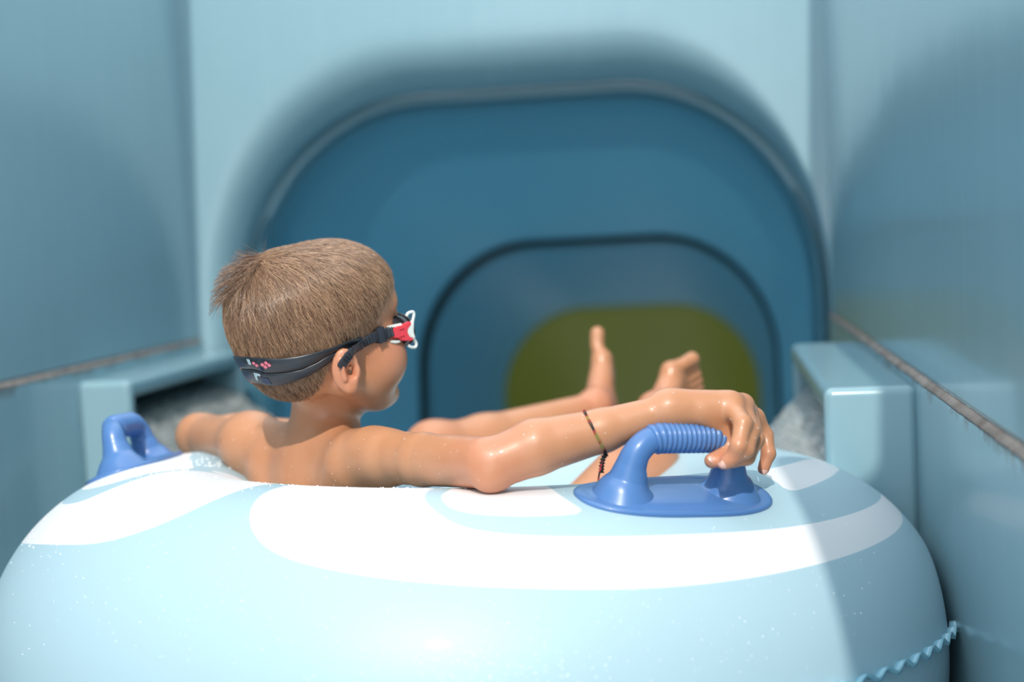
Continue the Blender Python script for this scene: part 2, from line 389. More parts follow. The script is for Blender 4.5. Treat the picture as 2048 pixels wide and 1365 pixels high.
n5 = k.n('ShaderNodeTexNoise', Scale=5, Detail=2); k.l(tc.outputs['Object'], n5.inputs['Vector'])
b1 = k.n('ShaderNodeBump', Strength=.10, Distance=.0006); k.l(vo.outputs[0], b1.inputs['Height'])
b2 = k.n('ShaderNodeBump', Strength=.2, Distance=.01); k.l(n5.outputs[0], b2.inputs['Height']); k.l(b1.outputs[0], b2.inputs['Normal'])
k.l(b2.outputs[0], k.b.inputs['Normal'])
ring.data.materials.append(M_pvc)
M_vinyl = noise_mat('plain_vinyl', srgb(150, 200, 218), srgb(140, 192, 212), 10, .25, .05, coat=.3)
# scalloped weld flange round the outer equator
rings = []; n = 3200
for i in range(n):
    u = -math.pi + 2 * math.pi * i / n
    ph = u * 104; wv = .075 + .05 * math.sin(u * 2 + 1)
    amp = .030; v0 = 0; ex = .009
    vc = .02 + .13 * math.cos(u + .3); base = torus(u, vc + .014 * math.sin(ph), -.002)
    nn = tnorm(u, vc); up = TM @ Vector((0, 0, 1))
    tip = torus(u, vc + .017 * math.sin(ph), ex) ; mid = (base + tip) / 2
    th = .0012
    rings.append([base + up * th, mid + up * th, tip + up * th * 1.6, tip - up * th * 1.6, mid - up * th, base - up * th])
rings.append(rings[0])
V, Fc2 = loft(rings); flg = mesh_obj('seam_flange', V, Fc2, M_vinyl); adopt(ring_root, flg)

# handles
M_hb = noise_mat('blue_rubber', srgb(86, 128, 184), srgb(78, 120, 178), 8, .32, .06, coat=.1)
def handle(u0, v0, e1dir, L=.205, Wd_=.095, grip=(-.062, .075), hgt=.054):
    o3 = torus(u0, v0); N = tnorm(u0, v0); e1 = (e1dir - N * e1dir.dot(N)).normalized(); e2 = N.cross(e1)   # e2 away from the viewer for near handle
    def surf(s, t, h):
        p = o3 + e1 * s + e2 * t
        u, v = torus_uv(p); return torus(u, v, h)
    root = empty('handle', o3)
    # welded oval plate
    nr, na = 10, 72; rings = []
    prof = [(1.0, -.001), (1.0, .0022), (.985, .0034), (.95, .0040), (.90, .0034), (.86, .0030), (.80, .0042), (.6, .0042), (.3, .0042), (.02, .0042)]
    for f, h in prof:
        ring_ = []
        for k_ in range(na):
            t = 2 * math.pi * k_ / na
            ex = abs(math.cos(t)) ** .75 * math.copysign(1, math.cos(t)) * L / 2; ey = abs(math.sin(t)) ** .8 * math.copysign(1, math.sin(t)) * Wd_ / 2
            ey *= 1 - .06 * math.cos(2 * t)
            ring_.append(surf(ex * f if f > .5 else ex * f, ey * f, h))
        rings.append(ring_)
    V, Fc = loft(rings, cap=True); pl = mesh_obj('base_plate', V, Fc, M_hb); adopt(root, pl)
    # one bail: flared foot, bend, ribbed grip, bend, flared foot
    A = surf(-.056, -.002, .0015); B = surf(.056, -.002, .0015)
    Nm = N
    x = lambda s: o3 + e1 * s
    top = o3 + Nm * hgt
    pts = [A - Nm * .006, A + Nm * .006 + e1 * .0005, A + Nm * .016 + e1 * .002, A + Nm * .029 + e1 * .0035, A + Nm * .041 + e1 * .0075,
           top + e1 * -.0385 - Nm * .0035, top + e1 * -.026, top, top + e1 * .026, top + e1 * .0385 - Nm * .0035,
           B + Nm * .041 - e1 * .0075, B + Nm * .029 - e1 * .0035, B + Nm * .016 - e1 * .002, B + Nm * .006 - e1 * .0005, B - Nm * .006]
    rad = [.034, .026, .0185, .0145, .0130, .0125, .0122, .0122, .0122, .0125, .0130, .0145, .0185, .026, .034]
    n = 10; path = catmull(pts, n); rr = np.interp(np.arange(len(path)) / n, np.arange(len(rad)), rad)
    V, Fc = loft(tube_rings(path, rr, 28, e2)); bail = mesh_obj('bail', V, Fc, M_hb); adopt(root, bail)
    # ribbed grip sleeve
    g0, g1, m_ = -.034, .044, 190; gp = []; gr = []
    for i in range(m_ + 1):
        s = g0 + (g1 - g0) * i / m_; gp.append(top + e1 * s - Nm * (max(0, abs(s - .002) - .026) ** 2) * 20)
        gr.append(.0126 + .0020 * (abs(math.sin(math.pi * 15 * i / m_)) ** .7) if 0 < i < m_ else .0122)
    V, Fc = loft(tube_rings(gp, gr, 28, e2), cap=True); gs = mesh_obj('ribbed_grip', V, Fc, M_hb); adopt(root, gs)
    return root, top, e1, e2, Nm
hA, TOPA, E1A, E2A, NA = handle(-0.90, 1.315, (torus(-.612, 1.24) - torus(-1.172, 1.40)))
hB, TOPB, E1B, E2B, NB = handle(-3.08, 1.27, Vector((-0.12, 1, 0)), L=.20, hgt=.050)
for hh in (hA, hB): adopt(ring_root, hh)
print('HANDLE', TOPA, E1A, NA)
# ------------------------------------------------------------------ the boy: one continuous skin grown from a distance field
def smin(a, b, k):
    h = np.maximum(k - np.abs(a - b), 0) / k; return np.minimum(a, b) - h * h * k * .25
def smax(a, b, k): return -smin(-a, -b, k)
class Cone:                                        # round cone a->b, optional flattening along axis f
    def __init__(s, a, b, ra, rb, k=.015, flat=None, ff=1., sub=False, tag='b'):
        s.a = np.array(a, float); s.b = np.array(b, float); s.ra, s.rb, s.k, s.sub, s.tag = ra, rb, k, sub, tag
        s.f = None if flat is None else np.array(Vector(flat).normalized()); s.ff = ff
        s.c = (s.a + s.b) / 2; s.R = np.linalg.norm(s.a - s.b) / 2 + max(ra, rb) * max(1, ff)
    def __call__(s, P):
        a, b = s.a, s.b
        if s.f is not None:                        # squash: measure distance with axis f scaled
            g = 1 / s.ff - 1; P = P + (((P - s.c) @ s.f) * g)[:, None] * s.f; a = a + ((a - s.c) @ s.f) * g * s.f; b = b + ((b - s.c) @ s.f) * g * s.f
        e = b - a; L2 = e @ e; q = P - a; t = np.clip((q @ e) / L2, 0, 1)
        d = np.linalg.norm(q - t[:, None] * e, axis=1) - (s.ra + (s.rb - s.ra) * t)
        return d * min(1, s.ff if s.f is not None else 1)
class Ell:
    def __init__(s, c, r, M=None, k=.02, sub=False, tag='b'):
        s.c = np.array(c, float); s.r = np.array(r, float); s.M = np.eye(3) if M is None else np.array(M); s.k, s.sub, s.tag = k, sub, tag
        s.R = s.r.max()
    def __call__(s, P):
        q = (P - s.c) @ s.M; k0 = np.linalg.norm(q / s.r, axis=1); k1 = np.linalg.norm(q / s.r ** 2, axis=1)
        return k0 * (k0 - 1) / np.maximum(k1, 1e-6)
PR = []
def field(P, prims=None, cull=True):
    prims = PR if prims is None else prims
    d = np.full(len(P), .08)
    lo, hi = P.min(0), P.max(0)
    for p in prims:
        if cull:
            dd = np.maximum(np.maximum(lo - p.c, p.c - hi), 0)
            if np.linalg.norm(dd) > p.R + .03: continue
            m = np.linalg.norm(P - p.c, axis=1) < p.R + .045
            if not m.any(): continue
            v = p(P[m]); d[m] = smax(d[m], -v, p.k) if p.sub else smin(d[m], v, p.k)
        else:
            v = p(P); d = smax(d, -v, p.k) if p.sub else smin(d, v, p.k)
    return d
def surface_nets(fn, lo, hi, h, coarse=8):
    lo = np.array(lo); n = np.ceil((np.array(hi) - lo) / h / coarse).astype(int) * coarse + 1
    G = np.full(n, .08, np.float32); nb = (n - 1) // coarse
    ii = np.stack(np.meshgrid(*[np.arange(k) for k in nb], indexing='ij'), -1).reshape(-1, 3)
    cen = lo + (ii + .5) * coarse * h
    dc = np.concatenate([fn(cen[i:i + 4000]) for i in range(0, len(cen), 4000)])
    near = np.abs(dc) < coarse * h * .87 * 1.35 + .004
    for b, dv in zip(ii[~near], dc[~near]):
        if dv < 0: G[b[0] * coarse:(b[0] + 1) * coarse + 1, b[1] * coarse:(b[1] + 1) * coarse + 1, b[2] * coarse:(b[2] + 1) * coarse + 1] = -.08
    off = np.stack(np.meshgrid(*[np.arange(coarse + 1)] * 3, indexing='ij'), -1).reshape(-1, 3)
    for b in ii[near]:
        q = b * coarse + off; v = fn(lo + q * h)
        G[b[0] * coarse:(b[0] + 1) * coarse + 1, b[1] * coarse:(b[1] + 1) * coarse + 1, b[2] * coarse:(b[2] + 1) * coarse + 1] = v.reshape((coarse + 1,) * 3)
    I = G < 0
    cr = np.zeros(np.array(G.shape) - 1, bool)
    for dx in (0, 1):
        for dy in (0, 1):
            for dz in (0, 1): 
                cr |= I[dx:dx + cr.shape[0], dy:dy + cr.shape[1], dz:dz + cr.shape[2]] != I[:-1, :-1, :-1]
    ci = np.argwhere(cr); vid = np.full(cr.shape, -1, np.int32); vid[tuple(ci.T)] = np.arange(len(ci))
    acc = np.zeros((len(ci), 3)); cnt = np.zeros(len(ci))
    cs = [(x, y, z) for x in (0, 1) for y in (0, 1) for z in (0, 1)]
    for i, A in enumerate(cs):
        for B in cs[i + 1:]:
            if sum(abs(p - q) for p, q in zip(A, B)) != 1: continue
            ga = G[tuple((ci + A).T)]; gb = G[tuple((ci + B).T)]; m = (ga < 0) != (gb < 0)
            t = (ga / (ga - gb + 1e-20))[m][:, None]; acc[m] += np.array(A) * (1 - t) + np.array(B) * t; cnt[m] += 1
    Vt = lo + (ci + acc / cnt[:, None]) * h
    Fs = []
    for ax in range(3):
        u, v = (ax + 1) % 3, (ax + 2) % 3
        sl0 = [slice(None)] * 3; sl1 = [slice(None)] * 3; sl0[ax] = slice(0, -1); sl1[ax] = slice(1, None)
        a = I[tuple(sl0)]; b = I[tuple(sl1)]
        e = np.argwhere(a != b); e = e[(e[:, u] > 0) & (e[:, v] > 0) & (e[:, u] < cr.shape[u]) & (e[:, v] < cr.shape[v])]
        ins = a[tuple(e.T)]
        du = np.zeros(3, int); du[u] = 1; dv = np.zeros(3, int); dv[v] = 1
        q = np.stack([vid[tuple((e - du - dv).T)], vid[tuple((e - dv).T)], vid[tuple(e.T)], vid[tuple((e - du).T)]], 1)
        q[~ins] = q[~ins][:, ::-1]; Fs.append(q)
    return Vt, np.concatenate(Fs)
def grad(fn, P, e=.0006):
    g = np.stack([fn(P + np.eye(3)[i] * e) - fn(P - np.eye(3)[i] * e) for i in range(3)], -1) / (2 * e)
    return g
def chunked(fn, P):
    # sort points into cells so that culling works, then evaluate
    key = np.floor(P / .025).astype(int); order = np.lexsort(key.T); out = np.empty(len(P)); k = key[order]
    cut = np.flatnonzero(np.any(np.diff(k, axis=0) != 0, axis=1)) + 1
    for seg in np.split(order, cut): out[seg] = fn(P[seg])
    return out
def project(fn, P, it=2):
    for _ in range(it):
        d = chunked(fn, P); g = np.stack([chunked(fn, P + np.eye(3)[i] * .0005) - chunked(fn, P - np.eye(3)[i] * .0005) for i in range(3)], -1) / .001
        n2 = (g * g).sum(1); P = P - g * np.clip(d / np.maximum(n2, .15), -.002, .002)[:, None]
    return P

# ---- joints
pt = at
shR, shL = pt(748, 912, 1.440), pt(505, 886, 1.625)
elR, wrR = pt(985, 930, 1.290), pt(1338, 820, 1.335)
elL = pt(398, 872, 1.77)
neck0, neck1 = pt(640, 905, 1.545), pt(655, 770, 1.545)
fwd = Vector((.69, .72, 0)).normalized(); lft = Vector((-.72, .69, 0)).normalized()
chest = pt(640, 985, 1.58); belly = chest + fwd * .035 + Vector((0, 0, -.16)); hip = belly + fwd * .03 + Vector((0, 0, -.10))
hipR, hipL = hip - lft * .060 + fwd * .02, hip + lft * .060 + fwd * .02
knR, knL = pt(1285, 922, 1.78), pt(868, 902, 1.93)
anR, anL = pt(1312, 822, 2.02), pt(1190, 815, 2.12)
b = PR.append
# torso
b(Ell(chest + Vector((0, 0, -.045)), (.062, .095, .105), np.array([fwd, lft, Vector((0, 0, 1))]).T, k=.02))
b(Cone(chest + Vector((0, 0, .0)) + lft * .055, chest - lft * .055, .050, .050, k=.04))
b(Ell(belly, (.062, .085, .11), np.array([fwd, lft, Vector((0, 0, 1))]).T, k=.04))
b(Ell(hip, (.075, .095, .065), np.array([fwd, lft, Vector((0, 0, 1))]).T, k=.04))
# shoulders, scapulae, neck
sc0 = neck0 - Vector((0, 0, .022))
b(Cone(sc0 - lft * .012, shR + Vector((0, 0, -.006)), .030, .0275, k=.035))
b(Cone(sc0 + lft * .012, shL + Vector((0, 0, -.006)), .030, .0275, k=.035))
b(Cone(neck0 - Vector((0, 0, .02)), neck1, .0400, .0375, k=.030))
b(Cone(neck0 - lft * .005, shR + Vector((0, 0, .006)), .026, .016, k=.03))
b(Cone(neck0 + lft * .005, shL + Vector((0, 0, .006)), .026, .016, k=.03))
b(Cone(pt(700, 935, 1.455), pt(680, 985, 1.475), .026, .022, k=.022))             # right shoulder blade
b(Cone(pt(545, 930, 1.58), pt(560, 990, 1.58), .024, .020, k=.022))
b(Ell(shR + (elR - shR) * .12 + Vector((0, 0, -.002)), (.030, .030, .028), k=.012))
b(Ell(shL + (elL - shL) * .05, (.029, .029, .027), k=.02))
# right arm
b(Cone(shR, shR.lerp(elR, .45), .0280, .0262, k=.012)); b(Cone(shR.lerp(elR, .45), elR + Vector((-.006, 0, .002)), .0262, .0240, k=.006))
b(Ell(elR + Vector((.001, -.006, -.008)), (.0165, .0155, .0165), k=.010)); b(Ell(elR + Vector((-.003, -.014, -.011)), (.0085, .008, .0085), k=.010))
f1 = elR.lerp(wrR, .24) + Vector((0, 0, .004)); f2 = elR.lerp(wrR, .62)
b(Cone(elR + Vector((.004, 0, .002)), f1, .0240, .0262, k=.006)); b(Cone(f1, f2, .0262, .0205, k=.005)); b(Cone(f2, wrR, .0205, .0148, k=.005))
# left arm (rests on the far side of the ring)
b(Cone(shL, elL, .0290, .0250, k=.03)); b(Ell(elL, (.0255, .026, .025), k=.012))
haL = torus(math.radians(140), 1.62, .014); waL = haL + (elL - haL).normalized() * .03
b(Cone(elL, elL.lerp(haL, .35), .025, .0245, k=.015)); b(Cone(elL.lerp(haL, .35), haL, .0245, .0150, k=.015))
# legs
b(Cone(hipR, knR, .062, .043, k=.03)); b(Cone(hipL, knL, .062, .042, k=.03))
b(Ell(knR, (.043, .043, .043), k=.01)); b(Ell(knL, (.040, .042, .038), k=.01))
for kn, an in ((knR, anR), (knL, anL)):
    c = kn.lerp(an, .30) - Vector((0, 0, .006)); b(Cone(kn, c, .037, .037, k=.015)); b(Cone(c, an, .037, .0225, k=.015)); b(Ell(an, (.0245, .0245, .0245), k=.008))

# ---- feet
def foot(an, heel, ball, toe_tip, side, big_w=.013):
    """an ankle, heel point, ball centre, direction tip; side = vector towards the big toe"""
    an, heel, ball, tip = map(Vector, (an, heel, ball, toe_tip)); side = Vector(side).normalized(); ax = (ball - heel).normalized()
    side = (side - ax * side.dot(ax)).normalized(); nrm = ax.cross(side)
    b(Ell(heel, (.024, .024, .024), k=.012)); b(Cone(an, heel, .021, .021, k=.014)); 
    b(Cone(an, ball, .020, .013, k=.018)); b(Cone(heel, ball + side * .018, .019, .0145, k=.016)); b(Cone(heel, ball - side * .020, .018, .0125, k=.016))
    b(Cone(ball + side * .021, ball - side * .026, .0135, .0100, k=.010))
    d = (tip - ball).normalized(); L = (tip - ball).length
    curl = nrm * (1 if (an - heel).dot(nrm) > 0 else -1)      # dorsal direction
    offs = [(.0235, 1.0, .0112), (.0075, .95, .0062), (-.0055, .88, .0058), (-.0180, .80, .0056), (-.0300, .68, .0054)]
    for o_, l_, r in offs:
        base = ball + side * o_; kn_ = base + d * L * l_ * .5 + curl * .004; te = base + d * L * l_ + curl * .001
        b(Cone(base, kn_, r * 1.05, r * .92, k=.0015, tag='toe')); b(Cone(kn_, te, r * .92, r, k=.0015, tag='toe'))
foot(anL, pt(1200, 822, 2.150), pt(1208, 735, 2.215), pt(1202, 688, 2.230), pt(1196, 735, 2.15) - pt(1214, 742, 2.22))
foot(anR, pt(1312, 842, 2.050), pt(1354, 762, 2.100), pt(1396, 741, 2.125), pt(1350, 700, 2.10) - pt(1366, 790, 2.11))

# ---- head: local frame (forward, left, up), origin at skull centre
HEAD = pt(628, 606, 1.50)
yaw = math.radians(46); pit = math.radians(-6); rol = math.radians(0)
HM = Matrix.Rotation(yaw, 3, 'Z') @ Matrix.Rotation(pit, 3, 'Y') @ Matrix.Rotation(rol, 3, 'X')
HMn = np.array(HM)
def hl(x, y, z): return HEAD + HM @ Vector((x, y, z))
def hE(c, r, k=.015, sub=False, rot=None): 
    M = HMn if rot is None else np.array(HM @ rot); b(Ell(hl(*c), r, M, k=k, sub=sub, tag='h'))
def hC(a, b_, ra, rb, k=.012, sub=False): b(Cone(hl(*a), hl(*b_), ra, rb, k=k, sub=sub, tag='h'))
hE((-.004, 0, -.001), (.0905, .0735, .0640), k=.02); hE((-.042, 0, .010), (.046, .056, .046), k=.02)
hE((-.030, 0, -.022), (.0630, .0680, .0600), k=.02)                   # occiput
hE((-.030, 0, -.060), (.044, .050, .040), k=.03)                      # nape
hE((.030, 0, .004), (.060, .060, .054), k=.02)                        # forehead
hE((.036, 0, -.045), (.046, .052, .050), k=.02)
hE((.044, 0, -.094), (.036, .036, .030), k=.02)                       # jaw
for s in (1, -1):
    hC((-.002, s * .044, -.086), (.054, s * .016, -.115), .015, .014, k=.02)    # jaw line
    hE((.055, s * .035, -.070), (.027, .0255, .033), k=.02)               # full cheeks
    hC((.080, s * .012, -.012), (.068, s * .040, -.012), .009, .009, k=.012)   # brow
    hE((.084, s * .028, -.026), (.014, .016, .012), k=.010, sub=True)    # eye socket
    hE((.073, s * .028, -.026), (.012, .012, .012), k=.004)              # eyeball under lid
hE((.070, 0, -.116), (.017, .020, .014), k=.014)                      # chin
hC((.086, 0, -.022), (.099, 0, -.053), .006, .009, k=.010)            # nose
for s in (1, -1): hE((.093, s * .008, -.056), (.008, .007, .006), k=.005)
hE((.086, 0, -.080), (.010, .019, .0055), k=.006); hE((.084, 0, -.090), (.010, .016, .006), k=.006)   # lips
hC((.095, .012, -.0855), (.095, -.012, -.0855), .0012, .0012, k=.003, sub=True)
for s in (1, -1):                                                   # ears
    R_ = Matrix.Rotation(s * math.radians(24), 3, 'Z') @ Matrix.Rotation(math.radians(2), 3, 'Y')
    ec = Vector((-.017, s * .0735, -.068))
    hE(ec, (.0145, .0056, .0232), k=.004, rot=R_)
    hE(ec + Vector((.0035, s * .0085, .0015)), (.0086, .0065, .0142), k=.0025, sub=True, rot=R_)
    hE(ec + Vector((.004, s * .005, -.002)), (.0055, .0085, .0075), k=.002, sub=True, rot=R_)   # hollow of the ear
    hE(ec + Vector((.0125, s * .001, -.004)), (.004, .005, .006), k=.004, rot=R_)      # tragus
    hC(ec + Vector((-.006, s * .0045, .010)), ec + Vector((-.005, s * .0045, -.009)), .0022, .0024, k=.003)   # antihelix
    hE(ec + Vector((.003, s * .001, -.019)), (.0072, .0048, .0072), k=.005)             # lobe

# ---- right hand over the far end of the grip
def gp(s, n=0., t=0.): return TOPA + E1A * s + NA * n + E2A * t    # s along the grip, n away from the ring, t away from the viewer
kn = [pt(1462, 812, 1.345), pt(1484, 812, 1.362), pt(1497, 822, 1.382), pt(1500, 838, 1.40)]
b(Cone(wrR, pt(1440, 822, 1.345), .0155, .0150, k=.012)); b(Cone(wrR, kn[1], .0140, .0115, k=.012)); b(Cone(wrR + Vector((.0, .006, -.002)), kn[3], .0145, .0105, k=.012)); b(Cone(wrR, kn[0], .0145, .0110, k=.012))
b(Cone(kn[0], kn[3], .0100, .0092, k=.010))
FNG = [
 # px, py, Y of knuckle, middle joint, end joint, tip ; radii
 [kn[0], pt(1486, 848, 1.312), pt(1477, 893, 1.300), pt(1462, 917, 1.303)],     # index
 [kn[1], pt(1502, 862, 1.322), pt(1492, 900, 1.306), pt(1452, 925, 1.303)],     # middle
 [kn[2], pt(1511, 880, 1.340), pt(1494, 915, 1.322), pt(1448, 927, 1.316)],     # ring
 [kn[3] + Vector((.006, .004, 0)), pt(1531, 872, 1.405), pt(1537, 908, 1.395), pt(1527, 938, 1.390)],     # little finger, held off
]
rr_t = [(.0092, .0084, .0076, .0066), (.0092, .0085, .0076, .0064), (.0090, .0080, .0072, .0062), (.0084, .0074, .0068, .0058)]
for f_, r_k in zip(FNG, rr_t):
    for i in range(3): b(Cone(f_[i], f_[i + 1], r_k[i], r_k[i + 1], k=.0035 if i else .007, tag='f'))
# thumb leaves the side of the palm and passes under the grip
rr_h = [q[3] for q in rr_t]
th0 = wrR.lerp(kn[0], .45) + Vector((.004, -.004, -.004))
TH = [th0, pt(1452, 862, 1.345), pt(1462, 905, 1.340), pt(1424, 922, 1.322)]
for i in range(3): b(Cone(TH[i], TH[i + 1], (.0115, .0098, .0086)[i], (.0098, .0086, .0072)[i], k=.006, tag='f'))
# left hand, relaxed on the ring
hd = (haL - elL).normalized(); hn = tnorm(*torus_uv(haL)); hs = hd.cross(hn).normalized()
b(Cone(haL, haL + hd * .045 - hn * .008, .0135, .0125, k=.01)); b(Cone(haL + hd * .045 + hs * .018 - hn * .008, haL + hd * .045 - hs * .018 - hn * .008, .0105, .0100, k=.012)); b(Cone(haL, haL + hd * .045 - hs * .016 - hn * .008, .012, .010, k=.012)); b(Cone(haL, haL + hd * .045 + hs * .016 - hn * .008, .012, .010, k=.012))
for i, (o_, l_) in enumerate(((.020, .050), (.007, .056), (-.007, .052), (-.020, .040))):
    a0 = haL + hd * .048 + hs * o_ - hn * .008; a1 = a0 + hd * l_ * .5 - hn * .004 + hs * o_ * .15; a2 = a1 + hd * l_ * .45 - hn * .012 + hs * o_ * .1
    b(Cone(a0, a1, .0085, .0075, k=.006)); b(Cone(a1, a2, .0075, .0062, k=.003))
a0 = haL + hd * .012 + hs * .014 - hn * .003; a1 = a0 + hd * .022 + hs * .022 - hn * .006; a2 = a1 + hd * .024 + hs * .010 - hn * .006
b(Cone(a0, a1, .0105, .0090, k=.008)); b(Cone(a1, a2, .0090, .0072, k=.003))

allc = np.array([np.r_[p.c - p.R, p.c + p.R] for p in PR])
lo, hi = allc[:, :3].min(0) - .012, allc[:, 3:].max(0) + .012
import time as _t; _t0 = _t.time()
STEP = .0022
BV, BF = surface_nets(field, lo, hi, STEP)
print('nets', len(BV), len(BF), _t.time() - _t0)
BV = project(field, BV)
print('proj', _t.time() - _t0)
boy = bpy.data.meshes.new('person')
boy.from_pydata(BV.tolist(), [], BF.tolist()); boy.update(); boy.polygons.foreach_set('use_smooth', [True] * len(boy.polygons))
person = bpy.data.objects.new('person', boy); C.objects.link(person)

tag(person, 'child with short brown hair reclining in the swim ring, one hand on the near handle', 'person')

HIDX = [i for i, p in enumerate(PR) if p.tag == 'h']; HP = [PR[i] for i in HIDX] + [p for p in PR if p.tag == 'b' and np.linalg.norm(p.c - np.array(HEAD)) < .19]
HPN = [p for p in PR if p.tag == 'h' and not (abs((HMn.T @ (p.c - np.array(HEAD)))[1]) > .068)]      # head without ears
def hfield(P): return field(P, HP, cull=False)
def hfield_n(P): return field(P, HPN, cull=False)
def to_local(P): return (np.asarray(P) - np.array(HEAD)) @ HMn
def to_world(L): return np.asarray(L) @ HMn.T + np.array(HEAD)
def trace(px, py, fn=None, t=1.1):
    fn = fn or hfield; d = ray(px, py); o = np.array([0, 0, H0]); 
    for _ in range(200):
        p = o + d * t; s = fn(p[None])[0]
        if s < 2e-4 or t > 1.9: break
        t += max(s * .8, 2e-4)
    return o + d * t
def hgrad(P, fn=hfield_n):
    g = np.stack([fn(P + np.eye(3)[i] * .001) - fn(P - np.eye(3)[i] * .001) for i in range(3)], -1); return g / np.maximum(np.linalg.norm(g, axis=1), 1e-9)[:, None]
def hair_mask(L):
    """1 inside the hairline, in head-local coordinates"""
    x, y, z = L[:, 0], np.abs(L[:, 1]), L[:, 2]
    # lower limit of hair as a function of x (back to front)
    lo_ = np.interp(x, [-.12, -.075, -.05, -.038, -.030, -.012, .004, .018, .032, .045, .058, .070, .084, .1],
                       [-.108, -.110, -.108, -.098, -.060, -.042, -.054, -.050, -.030, -.012, .000, .012, .024, .034])
    return (z - lo_) / .006
rng = np.random.default_rng(3)
L_all = to_local(BV); hm = np.clip(hair_mask(L_all), -1, 1)
near_head = (np.linalg.norm(L_all, axis=1) < .135) & (chunked(lambda P: hfield_n(P), BV) < .006)
hm = np.where(near_head, hm, -1)
att = boy.attributes.new('scalp', 'FLOAT', 'POINT'); att.data.foreach_set('value', np.clip(hm, 0, 1).astype(np.float32))
# flush: where skin is naturally redder (elbow, knees, ears, fingertips, heels, cheeks)
fl_ = np.zeros(len(BV))
for c, r_f in [(elR, .045), (knL, .05), (knR, .05), (hl(-.017, -.075, -.068), .028), (hl(.06, -.05, -.06), .03)] + [(f[3], .016) for f in FNG] + [(anL, .05), (anR, .05)]:
    fl_ = np.maximum(fl_, np.exp(-((np.linalg.norm(BV - np.array(c), axis=1) / r_f) ** 2)))
att = boy.attributes.new('flush', 'FLOAT', 'POINT'); att.data.foreach_set('value', fl_.astype(np.float32))
M_skin = mat('skin', srgb(206, 150, 112), .40, coat=.12, spec=.5); k = NT(M_skin)
tc = k.n('ShaderNodeTexCoord'); no = k.n('ShaderNodeTexNoise', Scale=28, Detail=5); k.l(tc.outputs['Object'], no.inputs['Vector'])
mx = k.n('ShaderNodeMix', _data_type='RGBA'); mx.inputs[6].default_value = srgb(188, 126, 86); mx.inputs[7].default_value = srgb(206, 150, 114); k.l(no.outputs[0], mx.inputs[0])
fa = k.n('ShaderNodeAttribute', _attribute_name='flush'); fm = k.n('ShaderNodeMath', _operation='MULTIPLY'); fm.inputs[1].default_value = .6; k.l(fa.outputs['Fac'], fm.inputs[0])
m2 = k.n('ShaderNodeMix', _data_type='RGBA'); m2.inputs[7].default_value = srgb(208, 132, 104); k.l(fm.outputs[0], m2.inputs[0]); k.l(mx.outputs[2], m2.inputs[6])
sa = k.n('ShaderNodeAttribute', _attribute_name='scalp'); m3 = k.n('ShaderNodeMix', _data_type='RGBA'); m3.inputs[7].default_value = srgb(132, 96, 72)
k.l(sa.outputs['Fac'], m3.inputs[0]); k.l(m2.outputs[2], m3.inputs[6]); k.l(m3.outputs[2], k.b.inputs['Base Color'])
k.b.inputs['Subsurface Weight'].default_value = .12; k.b.inputs['Subsurface Radius'].default_value = (.012, .005, .0025); k.b.inputs['Subsurface Scale'].default_value = .6
n2 = k.n('ShaderNodeTexNoise', Scale=420, Detail=3); k.l(tc.outputs['Object'], n2.inputs['Vector'])
bp = k.n('ShaderNodeBump', Strength=.22, Distance=.0006); k.l(n2.outputs[0], bp.inputs['Height']); k.l(bp.outputs[0], k.b.inputs['Normal'])
boy.materials.append(M_skin)

